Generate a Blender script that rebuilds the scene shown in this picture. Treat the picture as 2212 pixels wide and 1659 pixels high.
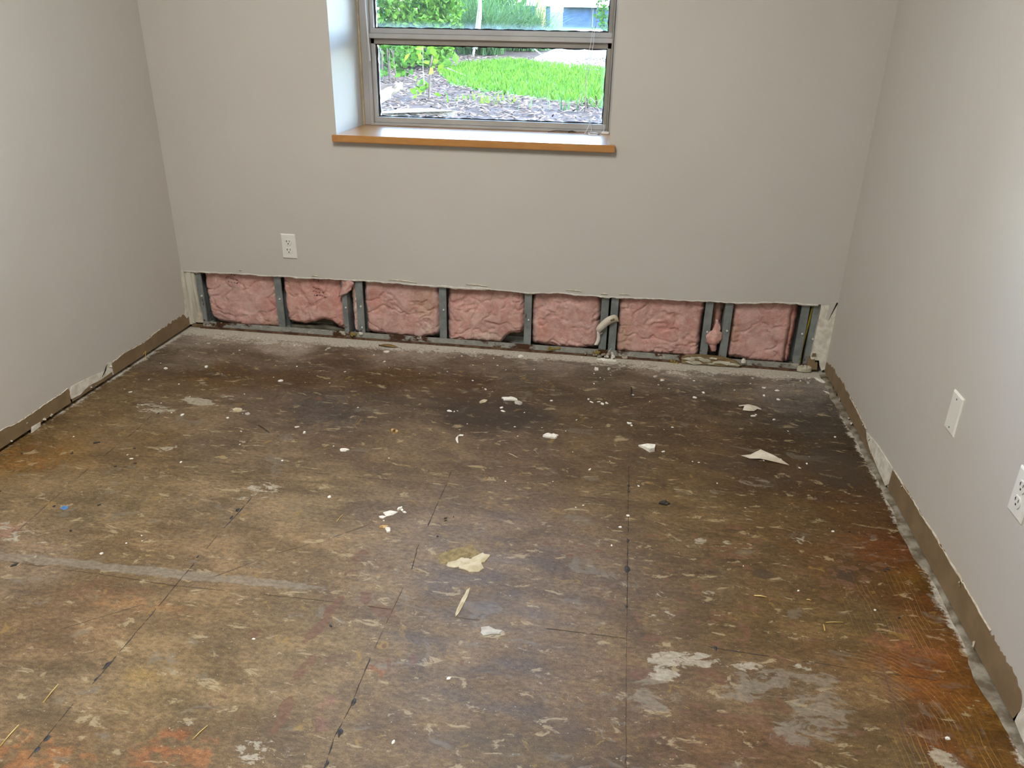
import bpy, bmesh, math, random
import numpy as np
from mathutils import Vector, Matrix

for o in list(bpy.data.objects):
    bpy.data.objects.remove(o, do_unlink=True)
sc = bpy.context.scene
C = sc.collection
W_ROOM, D_ROOM, H_ROOM = 3.0066, 4.20, 2.62      # metres

# ------------------------------------------------------------------ camera
cd = bpy.data.cameras.new('camera'); cam = bpy.data.objects.new('camera', cd); C.objects.link(cam)
cd.sensor_width = 36.0; cd.sensor_fit = 'HORIZONTAL'; cd.lens = 27.437
cd.clip_start = 0.02; cd.clip_end = 300
cam.matrix_world = Matrix(((0.98884, -0.077208, 0.127413, 2.08137),
                           (0.147942, 0.408116, -0.900863, -3.34924),
                           (0.017555, 0.909659, 0.414984, 1.37300),
                           (0, 0, 0, 1)))
sc.camera = cam

# ------------------------------------------------------------------ world, sun, ceiling lamps, exposure
SKY = 6.0; SUN = 1.6; LAMP = 58.0
wd = bpy.data.worlds.new('world'); sc.world = wd; wd.use_nodes = True
wt = wd.node_tree; wt.nodes.clear()
sky = wt.nodes.new('ShaderNodeTexSky'); sky.sky_type = 'NISHITA'; sky.sun_disc = False
sky.sun_elevation = math.radians(46); sky.sun_rotation = math.radians(100)
sky.air_density = 1.0; sky.dust_density = .6; sky.ozone_density = 2.5
bg = wt.nodes.new('ShaderNodeBackground'); bg.inputs['Strength'].default_value = SKY
wo = wt.nodes.new('ShaderNodeOutputWorld')
wt.links.new(sky.outputs[0], bg.inputs[0]); wt.links.new(bg.outputs[0], wo.inputs[0])
sd = bpy.data.lights.new('sun_offscreen', 'SUN'); sd.energy = SUN; sd.angle = math.radians(1.5); sd.color = (1, .95, .86)
so = bpy.data.objects.new('sun_offscreen', sd); C.objects.link(so)
so.rotation_euler = Vector((-.68, .13, -.72)).to_track_quat('-Z', 'Y').to_euler()     # from the right, just behind the plane of the window wall
sc.view_settings.view_transform = 'Standard'; sc.view_settings.look = 'None'
sc.view_settings.gamma = 1.0; sc.view_settings.use_curve_mapping = False
sc.view_settings.exposure = 0.34
LAMPS = [(1.35, -2.15)]          # the room's overhead lamp: it lights the plates' top edges and shades the wall under the sill
for lx, ly in LAMPS:
    ld = bpy.data.lights.new('ceiling_lamp_offscreen', 'AREA'); ld.shape = 'RECTANGLE'; ld.size = .56; ld.size_y = 1.12
    ld.energy = LAMP; ld.color = (1.0, .98, .95)
    lo = bpy.data.objects.new('ceiling_lamp_offscreen', ld); C.objects.link(lo); lo.location = (lx, ly, H_ROOM - .045)

# ------------------------------------------------------------------ helpers
rng = random.Random(11)
def lin(c):
    c = c / 255.0
    return c / 12.92 if c <= .04045 else ((c + .055) / 1.055) ** 2.4
def S(r, g, b): return (lin(r), lin(g), lin(b), 1.0)

class Mat:
    def __init__(s, name):
        s.m = bpy.data.materials.new(name); s.m.use_nodes = True; s.t = s.m.node_tree; s.t.nodes.clear()
        s.out = s.t.nodes.new('ShaderNodeOutputMaterial')
    def n(s, typ, props=None, **ins):
        nd = s.t.nodes.new('ShaderNode' + typ)
        for k, v in (props or {}).items(): setattr(nd, k, v)
        for k, v in ins.items():
            k = int(k[1:]) if k[0] == '_' and k[1:].isdigit() else k.replace('_', ' ')
            s.set(nd.inputs[k], v)
        return nd
    def set(s, sock, v):
        if isinstance(v, bpy.types.NodeSocket): s.t.links.new(v, sock)
        elif v is not None: sock.default_value = v
    def mix(s, f, a, b, mode='MIX'):
        nd = s.t.nodes.new('ShaderNodeMix'); nd.data_type = 'RGBA'; nd.blend_type = mode; nd.clamp_factor = True
        s.set(nd.inputs[0], f); s.set(nd.inputs[6], a); s.set(nd.inputs[7], b)
        return nd.outputs[2]
    def ma(s, op, a, b=None, c=None, clamp=False):
        nd = s.t.nodes.new('ShaderNodeMath'); nd.operation = op; nd.use_clamp = clamp
        s.set(nd.inputs[0], a)
        if b is not None: s.set(nd.inputs[1], b)
        if c is not None: s.set(nd.inputs[2], c)
        return nd.outputs[0]
    def step(s, v, a, b, lo=0.0, hi=1.0):
        nd = s.t.nodes.new('ShaderNodeMapRange'); nd.interpolation_type = 'SMOOTHSTEP'
        s.set(nd.inputs[0], v)
        for i, x in enumerate((a, b, lo, hi)): nd.inputs[i + 1].default_value = x
        return nd.outputs[0]
    def co(s, scale=(1, 1, 1), loc=(0, 0, 0), rot=(0, 0, 0)):
        tc = s.t.nodes.new('ShaderNodeTexCoord')
        mp = s.t.nodes.new('ShaderNodeMapping')
        s.t.links.new(tc.outputs['Object'], mp.inputs[0])
        mp.inputs['Scale'].default_value = scale; mp.inputs['Location'].default_value = loc; mp.inputs['Rotation'].default_value = rot
        return mp.outputs[0]
    def noise(s, vec, scale, detail=5, rough=.55, dist=0.0):
        nd = s.t.nodes.new('ShaderNodeTexNoise')
        s.t.links.new(vec, nd.inputs['Vector']); nd.inputs['Scale'].default_value = scale
        nd.inputs['Detail'].default_value = detail; nd.inputs['Roughness'].default_value = rough; nd.inputs['Distortion'].default_value = dist
        return nd.outputs['Fac']
    def bump(s, h, strength=.3, dist=.01):
        nd = s.t.nodes.new('ShaderNodeBump'); nd.inputs['Strength'].default_value = strength; nd.inputs['Distance'].default_value = dist
        s.t.links.new(h, nd.inputs['Height']); return nd.outputs[0]
    def bsdf(s, col, rough=.5, metal=0.0, normal=None, spec=.5, coat=None, **kw):
        p = s.t.nodes.new('ShaderNodeBsdfPrincipled')
        s.set(p.inputs['Base Color'], col); s.set(p.inputs['Roughness'], rough); s.set(p.inputs['Metallic'], metal)
        s.set(p.inputs['Specular IOR Level'], spec)
        if normal is not None: s.set(p.inputs['Normal'], normal)
        if coat is not None: p.inputs['Coat Weight'].default_value = coat; p.inputs['Coat Roughness'].default_value = .12
        for k, v in kw.items(): s.set(p.inputs[k.replace('_', ' ')], v)
        s.t.links.new(p.outputs[0], s.out.inputs[0]); return p

MATS = {}
def simple(name, c1, c2=None, scale=20, rough=.6, metal=0, bump=.1, spec=.5, stretch=(1, 1, 1), detail=5, lo=.35, hi=.65, coat=None, bd=.004):
    m = Mat(name); v = m.co(stretch); nz = m.noise(v, scale, detail)
    col = m.mix(m.step(nz, lo, hi), c1, c2 or c1)
    m.bsdf(col, rough, metal, m.bump(nz, bump, bd), spec, coat)
    MATS[name] = m.m; return m.m

def setp(o, label=None, cat=None, group=None, kind=None):
    if label: o['label'] = label
    if cat: o['category'] = cat
    if group: o['group'] = group
    if kind: o['kind'] = kind
    return o
def link(o, parent=None):
    C.objects.link(o)
    if parent is not None:
        o.parent = parent
        if parent.type == 'EMPTY': o.location = -Vector(parent.location)
    return o
def mesh(name, V, F, mat, parent=None, smooth=False):
    me = bpy.data.meshes.new(name); me.from_pydata([tuple(v) for v in V], [], [tuple(f) for f in F]); me.update()
    if smooth: me.polygons.foreach_set('use_smooth', [True] * len(me.polygons))
    o = bpy.data.objects.new(name, me)
    if mat is not None: me.materials.append(mat)
    return link(o, parent)
def empty(name, loc, label, cat, group=None, kind=None):
    o = bpy.data.objects.new(name, None); C.objects.link(o); o.location = loc; o.empty_display_size = .05
    return setp(o, label, cat, group, kind)
def bm_obj(name, bm, mat, parent=None, smooth=False):
    me = bpy.data.meshes.new(name); bmesh.ops.recalc_face_normals(bm, faces=bm.faces); bm.to_mesh(me); bm.free()
    if smooth: me.polygons.foreach_set('use_smooth', [True] * len(me.polygons))
    if mat is not None: me.materials.append(mat)
    return link(bpy.data.objects.new(name, me), parent)
def add_box(bm, x0, x1, y0, y1, z0, z1, bev=0.0, seg=1):
    vs = [bm.verts.new(p) for p in ((x0, y0, z0), (x1, y0, z0), (x1, y1, z0), (x0, y1, z0), (x0, y0, z1), (x1, y0, z1), (x1, y1, z1), (x0, y1, z1))]
    fs = [bm.faces.new([vs[i] for i in f]) for f in ((3, 2, 1, 0), (4, 5, 6, 7), (0, 1, 5, 4), (1, 2, 6, 5), (2, 3, 7, 6), (3, 0, 4, 7))]
    if bev:
        es = list({e for f in fs for e in f.edges})
        bmesh.ops.bevel(bm, geom=es, offset=bev, segments=seg, affect='EDGES', clamp_overlap=True)
def box(name, x0, x1, y0, y1, z0, z1, mat, parent=None, bev=0.0, seg=1):
    bm = bmesh.new(); add_box(bm, min(x0, x1), max(x0, x1), min(y0, y1), max(y0, y1), min(z0, z1), max(z0, z1), bev, seg)
    return bm_obj(name, bm, mat, parent)
def tube_data(pts, r, n=6, taper=None):
    V, F = [], []; pts = [Vector(p) for p in pts]; m = len(pts)
    for i, p in enumerate(pts):
        d = (pts[min(i + 1, m - 1)] - pts[max(i - 1, 0)]).normalized()
        a = d.cross(Vector((0, 0, 1)) if abs(d.z) < .9 else Vector((1, 0, 0))).normalized(); b = d.cross(a)
        rr = r if taper is None else r + (taper - r) * i / max(1, m - 1)
        for k in range(n):
            t = 2 * math.pi * k / n; V.append(p + a * math.cos(t) * rr + b * math.sin(t) * rr)
    for i in range(m - 1):
        for k in range(n):
            F.append((i * n + k, i * n + (k + 1) % n, (i + 1) * n + (k + 1) % n, (i + 1) * n + k))
    F.append(tuple(range(n - 1, -1, -1))); F.append(tuple((m - 1) * n + k for k in range(n)))
    return V, F
def tube(name, pts, r, mat, parent=None, n=6, taper=None):
    V, F = tube_data(pts, r, n, taper); return mesh(name, V, F, mat, parent, True)
def spline(pts, k=6):
    P = [Vector(p) for p in pts]; out = []
    for i in range(len(P) - 1):
        p0, p1, p2, p3 = P[max(i - 1, 0)], P[i], P[i + 1], P[min(i + 2, len(P) - 1)]
        for j in range(k):
            t = j / k
            out.append(.5 * ((2 * p1) + (p2 - p0) * t + (2 * p0 - 5 * p1 + 4 * p2 - p3) * t * t + (3 * p1 - p0 - 3 * p2 + p3) * t ** 3))
    out.append(P[-1]); return out
def prism(name, poly, to3, depth, mat, parent=None):
    """polygon (list of 2-D points) lifted by to3(u, v, d) at d=0 and d=depth"""
    n = len(poly); V = [to3(u, v, 0) for u, v in poly] + [to3(u, v, depth) for u, v in poly]
    bm = bmesh.new(); vs = [bm.verts.new(p) for p in V]
    bm.faces.new(vs[:n]); bm.faces.new(vs[n:][::-1])
    for i in range(n): bm.faces.new((vs[i], vs[(i + 1) % n], vs[n + (i + 1) % n], vs[n + i]))
    bmesh.ops.triangulate(bm, faces=[f for f in bm.faces if len(f.verts) > 4])
    return bm_obj(name, bm, mat, parent)

# numpy value noise
def vnoise(x, y, seed):
    xi = np.floor(x).astype(np.int64); yi = np.floor(y).astype(np.int64); xf = x - xi; yf = y - yi
    u = xf * xf * (3 - 2 * xf); v = yf * yf * (3 - 2 * yf)
    def h(a, b):
        n = (a * 374761393 + b * 668265263 + seed * 974711) & 0x7fffffff
        n = ((n ^ (n >> 13)) * 1274126177) & 0x7fffffff
        return ((n ^ (n >> 16)) & 0xffff) / 65535.0
    return (h(xi, yi) * (1 - u) + h(xi + 1, yi) * u) * (1 - v) + (h(xi, yi + 1) * (1 - u) + h(xi + 1, yi + 1) * u) * v
def fbm(x, y, seed=0, octv=5, gain=.5):
    t = np.zeros_like(x); a = 1.0; s = 0.0; f = 1.0
    for k in range(octv):
        t += a * vnoise(x * f + 17.3 * k, y * f - 9.1 * k, seed + k); s += a; a *= gain; f *= 2.03
    return t / s
def fb1(x, seed=0, octv=4): return float(fbm(np.array([x]), np.array([seed * 3.7]), seed, octv)[0])
def set_attr(me, name, arr):
    a = me.attributes.new(name, 'FLOAT_COLOR', 'POINT'); a.data.foreach_set('color', np.ascontiguousarray(arr, dtype=np.float32).ravel())

# ------------------------------------------------------------------ materials
def wall_paint(name, c1, c2, bumpy=.12):
    m = Mat(name); v = m.co()
    big = m.noise(v, 1.4, 4); fine = m.noise(v, 260, 2); mid = m.noise(v, 40, 4)
    col = m.mix(m.step(big, .3, .7), c1, c2)
    h = m.ma('ADD', m.ma('MULTIPLY', fine, .6), m.ma('MULTIPLY', mid, .5))
    m.bsdf(col, .62, 0, m.bump(h, bumpy, .0022), .35)
    MATS[name] = m.m; return m.m
wall_paint('greige_paint', S(190, 185, 176), S(194, 189, 180))
wall_paint('reveal_paint', S(190, 185, 176), S(194, 189, 180))
wall_paint('ceiling_paint', S(226, 223, 216), S(230, 227, 220))
simple('tan_paint', S(134, 113, 84), S(120, 101, 74), 14, .6, bump=.3)
simple('bare_plaster', S(226, 221, 209), S(200, 193, 177), 30, .85, bump=.7)
simple('torn_paper', S(205, 197, 180), S(180, 168, 146), 60, .85, bump=.5)
simple('corner_plaster', S(206, 201, 186), S(178, 171, 153), 9, .8, bump=.6, stretch=(6, 6, .7))
simple('plain_brown', S(122, 98, 70), S(100, 80, 58), 25, .9)  # even wood brown for bottom plates, corner block and slab
simple('sheathing', S(128, 120, 104), S(106, 98, 84), 8, .9, bump=.4)
simple('cavity_board', S(112, 108, 92), S(70, 66, 52), 16, .85, bump=.6, stretch=(1, 3, 3))
simple('exterior_wall', S(180, 172, 160), S(168, 160, 148), 5, .8)

def steel():
    m = Mat('galvanised_steel'); v = m.co(); a = m.noise(v, 18, 5); b = m.noise(m.co((3, 3, .6)), 22, 6)
    col = m.mix(m.step(a, .35, .65), S(138, 144, 142), S(116, 122, 121))
    ob = m.co(); sep = m.n('SeparateXYZ', _0=ob)
    low = m.step(sep.outputs['Z'], .035, .10, 1.0, 0.0)
    rust = m.ma('MULTIPLY', low, m.step(m.noise(v, 30, 6, .65), .54, .62))
    rust2 = m.step(m.noise(m.co((1, 1, .35), (4, 2, 1)), 42, 5, .6), .66, .70)
    f = m.ma('MAXIMUM', rust, rust2)
    col = m.mix(m.ma('MULTIPLY', f, .9), col, S(78, 52, 30))
    m.bsdf(col, m.mix(f, (.42,) * 3 + (1,), (.85,) * 3 + (1,)), .15, m.bump(b, .25, .002), .5)
    MATS['galvanised_steel'] = m.m
steel()
def track_mat():
    m = Mat('dusty_track'); v = m.co((.7, 1, 1)); a = m.noise(v, 16, 6, .62); b = m.noise(v, 60, 5)
    col = m.mix(m.step(b, .35, .7), S(136, 138, 132), S(158, 157, 148))
    col = m.mix(m.step(a, .52, .60), col, S(74, 46, 28))
    col = m.mix(m.step(m.noise(m.co((.7, 1, 1), (3, 1, 7)), 26, 6, .65), .58, .64), col, S(182, 176, 160))
    m.bsdf(col, .75, .1, m.bump(b, .5, .003), .4); MATS['dusty_track'] = m.m
track_mat()
simple('rusty_gap', S(62, 38, 24), S(96, 72, 50), 40, .9, bump=.8)
def insulation():
    m = Mat('pink_insulation'); at = m.n('Attribute', {'attribute_name': 'tint'})
    f1 = m.noise(m.co((1, 1, 1.6)), 55, 8, .68, .9); f2 = m.noise(m.co((1, 1, 1)), 16, 6, .6, 1.4); f3 = m.noise(m.co((3.2, 1, .9), (0, 0, 0), (0, .5, 0)), 70, 5, .6, 2.0)
    col = m.mix(m.step(f2, .34, .68), S(202, 148, 137), S(220, 180, 168))
    col = m.mix(m.ma('MULTIPLY', m.step(f1, .48, .72), .55), col, S(236, 214, 206))
    col = m.mix(m.ma('MULTIPLY', m.step(f3, .56, .74), .5), col, S(190, 132, 122))
    g1 = m.noise(m.co((1, 1, 1.3), (3, 1, 2)), 34, 4, .6, 2.6); g2 = m.noise(m.co((1.3, 1, 1), (7, 4, 5)), 46, 4, .6, 3.0)
    st1 = m.step(m.ma('ABSOLUTE', m.ma('SUBTRACT', g1, .5)), 0.0, .022, 1.0, 0.0); st2 = m.step(m.ma('ABSOLUTE', m.ma('SUBTRACT', g2, .52)), 0.0, .020, 1.0, 0.0)
    col = m.mix(m.ma('MULTIPLY', m.ma('MAXIMUM', st1, st2), .45), col, S(240, 218, 208))
    gry = m.step(m.noise(m.co((1, 1, 1), (1, 8, 3)), 9, 6, .6, .6), .52, .70)
    col = m.mix(m.ma('MULTIPLY', gry, .40), col, S(186, 158, 140))
    col = m.mix(1.0, col, at.outputs['Color'], 'MULTIPLY')
    h = m.ma('ADD', m.ma('ADD', m.ma('MULTIPLY', f1, .7), m.ma('MULTIPLY', f3, .6)), m.ma('MULTIPLY', m.ma('MAXIMUM', st1, st2), .25))
    m.bsdf(col, .95, 0, m.bump(h, .6, .005), .15); MATS['pink_insulation'] = m.m
insulation()
simple('pale_insulation', S(214, 176, 164), S(188, 136, 126), 30, .95, bump=.8, bd=.008)
simple('ink', S(86, 58, 60), S(70, 46, 48), 30, .9)
simple('screw_white', S(214, 212, 204), None, 30, .4, bump=0)
simple('cable_yellow', S(150, 132, 34), S(116, 104, 30), 20, .5)
simple('white_plastic', S(226, 224, 216), S(222, 220, 212), 8, .32, bump=.02)
simple('slot_dark', S(20, 18, 16), None, 8, .6)  # painted depth: flat near-black faces stand for the shade inside holes
simple('screw_steel', S(150, 148, 142), None, 30, .35, .6)
simple('aluminium', S(184, 182, 178), S(174, 172, 168), 6, .42, .35, bump=.03, stretch=(1, 1, 1))
simple('aluminium_bronze', S(152, 146, 137), S(142, 136, 127), 6, .45, .3, bump=.03)
simple('gasket_black', S(20, 22, 26), S(36, 38, 44), 60, .7)
simple('tan_caulk', S(186, 170, 140), S(160, 146, 120), 20, .8)
def oak():
    m = Mat('honey_oak'); v = m.co((1.2, 9, 9)); g = m.noise(v, 14, 8, .6, .6); st = m.n('TexBrick', {'offset': .5}, Vector=m.co((1, 1, 1)), Scale=1.0)
    st.inputs['Brick Width'].default_value = .42; st.inputs['Row Height'].default_value = .045; st.inputs['Mortar Size'].default_value = .0
    st.inputs['Color1'].default_value = (.35, .35, .35, 1); st.inputs['Color2'].default_value = (.75, .75, .75, 1)
    col = m.mix(m.step(g, .3, .7), S(182, 124, 50), S(160, 102, 36))
    col = m.mix(.35, col, m.mix(st.outputs['Color'], S(150, 96, 34), S(206, 154, 80)))
    m.bsdf(col, .38, 0, m.bump(g, .06, .002), .5, .75); MATS['honey_oak'] = m.m
oak()
def glass():
    m = Mat('dirty_glass'); v = m.co(); sep = m.n('SeparateXYZ', _0=v)
    # grime builds up along the edges of each pane (object coordinates are centred on the pane, normalised to +-1)
    ax = m.ma('ABSOLUTE', sep.outputs['X']); az = m.ma('ABSOLUTE', sep.outputs['Z'])
    ex = m.step(ax, .95, 1.0); ez = m.step(az, .93, 1.0)
    nz = m.noise(m.co((1, 1, .5)), 9, 6, .6)
    grime = m.ma('MULTIPLY', m.ma('MAXIMUM', ex, ez), m.step(nz, .25, .75, .35, 1.0))
    grime = m.ma('ADD', m.ma('MULTIPLY', grime, .07), m.ma('MULTIPLY', nz, .007))
    tr = m.n('BsdfTransparent', Color=(.96, .985, .98, 1)); gl = m.n('BsdfGlossy', Roughness=.03); fr = m.n('Fresnel', IOR=1.45)
    a = m.n('MixShader', _0=fr.outputs[0], _1=tr.outputs[0], _2=gl.outputs[0])
    df = m.n('BsdfDiffuse', Color=(.8, .85, .88, 1)); tl = m.n('BsdfTranslucent', Color=(.8, .88, .95, 1))
    d = m.n('MixShader', _0=.6, _1=df.outputs[0], _2=tl.outputs[0])
    b = m.n('MixShader', _0=grime, _1=a.outputs[0], _2=d.outputs[0])
    m.t.links.new(b.outputs[0], m.out.inputs[0]); MATS['dirty_glass'] = m.m
glass()
simple('plaster_chip', S(232, 229, 220), S(212, 207, 194), 60, .85, bump=.5)
simple('grey_flake', S(186, 182, 170), S(164, 158, 146), 50, .85, bump=.5)
simple('cream_paper', S(200, 189, 160), S(174, 160, 126), 25, .8, bump=.5)
simple('drywall_paper', S(212, 204, 188), S(192, 180, 158), 18, .8, bump=.3)
simple('straw', S(212, 186, 116), S(186, 154, 84), 30, .6)
simple('tar_black', S(38, 34, 32), S(56, 50, 44), 60, .6)
simple('tar_brown', S(74, 58, 44), S(92, 76, 58), 60, .6)
simple('blue_paint', S(66, 112, 168), S(84, 128, 178), 60, .5)
simple('leaf_brown', S(122, 96, 44), S(146, 120, 74), 18, .55)
simple('cork', S(206, 172, 112), S(150, 112, 60), 60, .8)
simple('rubble', S(170, 162, 144), S(96, 84, 68), 45, .9, bump=.8)
simple('crust', S(150, 143, 128), S(96, 84, 66), 22, .9, bump=.8)
simple('residue', S(146, 126, 80), S(112, 94, 54), 60, .7, bump=.6)
simple('rot_wood', S(112, 92, 60), S(140, 120, 86), 20, .85, bump=.7, stretch=(1, 4, 4))
simple('peeling_paint', S(190, 186, 166), S(168, 162, 140), 30, .75, bump=.6)
simple('moss_yellow', S(150, 132, 66), S(112, 96, 44), 50, .95, bump=.9)
simple('cord_white', S(224, 228, 230), None, 20, .6)

# ------------------------------------------------------------------ floor
def floor_material():
    m = Mat('stained_slab')
    base = m.n('Attribute', {'attribute_name': 'base'}).outputs['Color']
    mk = m.n('Attribute', {'attribute_name': 'mask'}); mk2 = m.n('Attribute', {'attribute_name': 'mask2'})
    s1 = m.n('SeparateColor', Color=mk.outputs['Color']); s2 = m.n('SeparateColor', Color=mk2.outputs['Color'])
    white, red, dust, dark = s1.outputs[0], s1.outputs[1], s1.outputs[2], mk.outputs['Alpha']
    arc, comb, grey, gloss = s2.outputs[0], s2.outputs[1], s2.outputs[2], mk2.outputs['Alpha']
    streak = m.noise(m.co((.55, 1.5, 1), (0, 0, 0), (0, 0, .18)), 13, 9, .66, .5)
    blot = m.noise(m.co((.8, 1.2, 1), (3.1, 1.7, 0)), 5, 7, .6, .8)
    fine = m.noise(m.co((.8, 1.4, 1)), 75, 7, .7)
    grit = m.noise(m.co(), 420, 3, .6)
    col = m.mix(m.step(blot, .34, .66), m.mix(1.0, base, (.76, .74, .70, 1), 'MULTIPLY'), m.mix(1.0, base, (1.16, 1.14, 1.08, 1), 'MULTIPLY'))
    sh = m.step(streak, .30, .72, .80, 1.20)
    col = m.mix(1.0, col, m.n('CombineColor', Red=sh, Green=sh, Blue=sh).outputs[0], 'MULTIPLY')
    fh = m.step(fine, .32, .68, .68, 1.32)
    col = m.mix(1.0, col, m.n('CombineColor', Red=fh, Green=fh, Blue=fh).outputs[0], 'MULTIPLY')
    gh = m.step(grit, .32, .68, .76, 1.24)
    col = m.mix(1.0, col, m.n('CombineColor', Red=gh, Green=gh, Blue=gh).outputs[0], 'MULTIPLY')
    # thin adhesive films and small chips
    pale = m.step(m.noise(m.co((.6, 1.3, 1), (7, 3, 0), (0, 0, .12)), 24, 8, .68, .6), .585, .635)
    col = m.mix(m.ma('MULTIPLY', pale, .55), col, S(176, 158, 122))
    grn = m.step(m.noise(m.co((.7, 1.2, 1), (1, 9, 0)), 10, 7, .62, .9), .60, .66)
    col = m.mix(m.ma('MULTIPLY', grn, .34), col, S(126, 120, 108))
    dk = m.step(m.noise(m.co((.5, 1.5, 1), (5, 2, 0)), 21, 8, .66, .4), .60, .66)
    col = m.mix(m.ma('MULTIPLY', dk, .26), col, S(70, 54, 38))
    och = m.step(m.noise(m.co((.9, 1.1, 1), (2, 6, 0)), 17, 7, .66, .9), .62, .67)
    col = m.mix(m.ma('MULTIPLY', och, .38), col, S(160, 128, 62))
    speck = m.step(m.noise(m.co((1, 1, 1), (9, 4, 0)), 150, 3, .5), .70, .73)
    col = m.mix(m.ma('MULTIPLY', speck, .6), col, S(206, 196, 172))
    # dark damp stain
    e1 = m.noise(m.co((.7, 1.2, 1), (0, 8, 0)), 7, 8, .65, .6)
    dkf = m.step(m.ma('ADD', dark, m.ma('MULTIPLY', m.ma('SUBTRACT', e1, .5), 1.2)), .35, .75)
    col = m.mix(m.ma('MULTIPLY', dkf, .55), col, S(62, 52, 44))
    # red-brown adhesive
    e2 = m.noise(m.co((.7, 1.3, 1), (4, 4, 0)), 30, 6, .6, .5)
    rf = m.step(m.ma('ADD', red, m.ma('MULTIPLY', m.ma('SUBTRACT', e2, .5), 1.3)), .50, .58)
    col = m.mix(m.ma('MULTIPLY', rf, .75), col, m.mix(m.step(fine, .4, .6), S(98, 69, 48), S(114, 83, 60)))
    # grey scraped films
    e3 = m.noise(m.co((.7, 1.3, 1), (6, 1, 0)), 19, 9, .68, .8)
    gf = m.step(m.ma('ADD', grey, m.ma('MULTIPLY', m.ma('SUBTRACT', e3, .5), 1.7)), .50, .60)
    col = m.mix(m.ma('MULTIPLY', gf, .62), col, m.mix(m.step(fine, .35, .65), S(118, 108, 91), S(142, 132, 115)))
    # white scuffs and plaster stuck down
    e4 = m.noise(m.co((.7, 1.4, 1), (2, 2, 0)), 34, 8, .68, .6)
    wf = m.step(m.ma('ADD', white, m.ma('MULTIPLY', m.ma('SUBTRACT', e4, .5), 1.9)), .52, .62)
    col = m.mix(m.ma('MULTIPLY', wf, .8), col, m.mix(m.step(fine, .35, .65), S(152, 142, 121), S(180, 171, 152)))
    # gypsum dust
    e5 = m.noise(m.co((.8, 1.3, 1), (0, 3, 0)), 13, 10, .72, .8); e6 = m.noise(m.co((1, 1, 1), (8, 3, 0)), 90, 6, .7)
    df = m.step(m.ma('ADD', dust, m.ma('ADD', m.ma('MULTIPLY', m.ma('SUBTRACT', e5, .5), 1.5), m.ma('MULTIPLY', m.ma('SUBTRACT', e6, .5), 1.0))), .42, .70)
    col = m.mix(m.ma('MULTIPLY', df, .88), col, m.mix(m.step(e6, .35, .65), S(176, 169, 154), S(206, 200, 187)))
    # notched-trowel ridges: one set of arcs, one set combed along the right wall
    pos = m.co(); sp = m.n('SeparateXYZ', _0=pos)
    ctr = (2.693, -1.973)
    dx = m.ma('SUBTRACT', sp.outputs['X'], ctr[0]); dy = m.ma('SUBTRACT', sp.outputs['Y'], ctr[1])
    wob = m.ma('MULTIPLY', m.noise(pos, 6, 4), .03)
    rad = m.ma('ADD', m.ma('SQRT', m.ma('ADD', m.ma('MULTIPLY', dx, dx), m.ma('MULTIPLY', dy, dy))), wob)
    l1 = m.step(m.ma('PINGPONG', m.ma('MULTIPLY', rad, 80.0), .5), .41, .49)
    xx = m.ma('ADD', m.ma('ADD', sp.outputs['X'], m.ma('MULTIPLY', sp.outputs['Y'], .05)), m.ma('MULTIPLY', m.noise(pos, 3, 3), .06))
    l2 = m.step(m.ma('PINGPONG', m.ma('MULTIPLY', xx, 80.0), .5), .41, .49)
    brk = m.step(m.noise(m.co((1, .5, 1), (5, 5, 0)), 16, 5), .42, .58)
    ln = m.ma('MULTIPLY', m.ma('MAXIMUM', m.ma('MULTIPLY', l1, arc), m.ma('MULTIPLY', l2, comb)), brk)
    col = m.mix(m.ma('MULTIPLY', ln, .55), col, S(186, 142, 62))
    h = m.ma('ADD', m.ma('MULTIPLY', fine, .5), m.ma('ADD', m.ma('MULTIPLY', streak, .6), m.ma('ADD', m.ma('MULTIPLY', wf, .35), m.ma('ADD', m.ma('MULTIPLY', gf, .25), m.ma('MULTIPLY', ln, .5)))))
    rg = m.ma('ADD', m.step(streak, .3, .7, .42, .60), m.ma('ADD', m.ma('MULTIPLY', df, .35), m.ma('MULTIPLY', wf, .2)), clamp=True)
    m.bsdf(col, rg, 0, m.bump(h, .35, .004), .34)
    MATS['stained_slab'] = m.m
floor_material()

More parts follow.
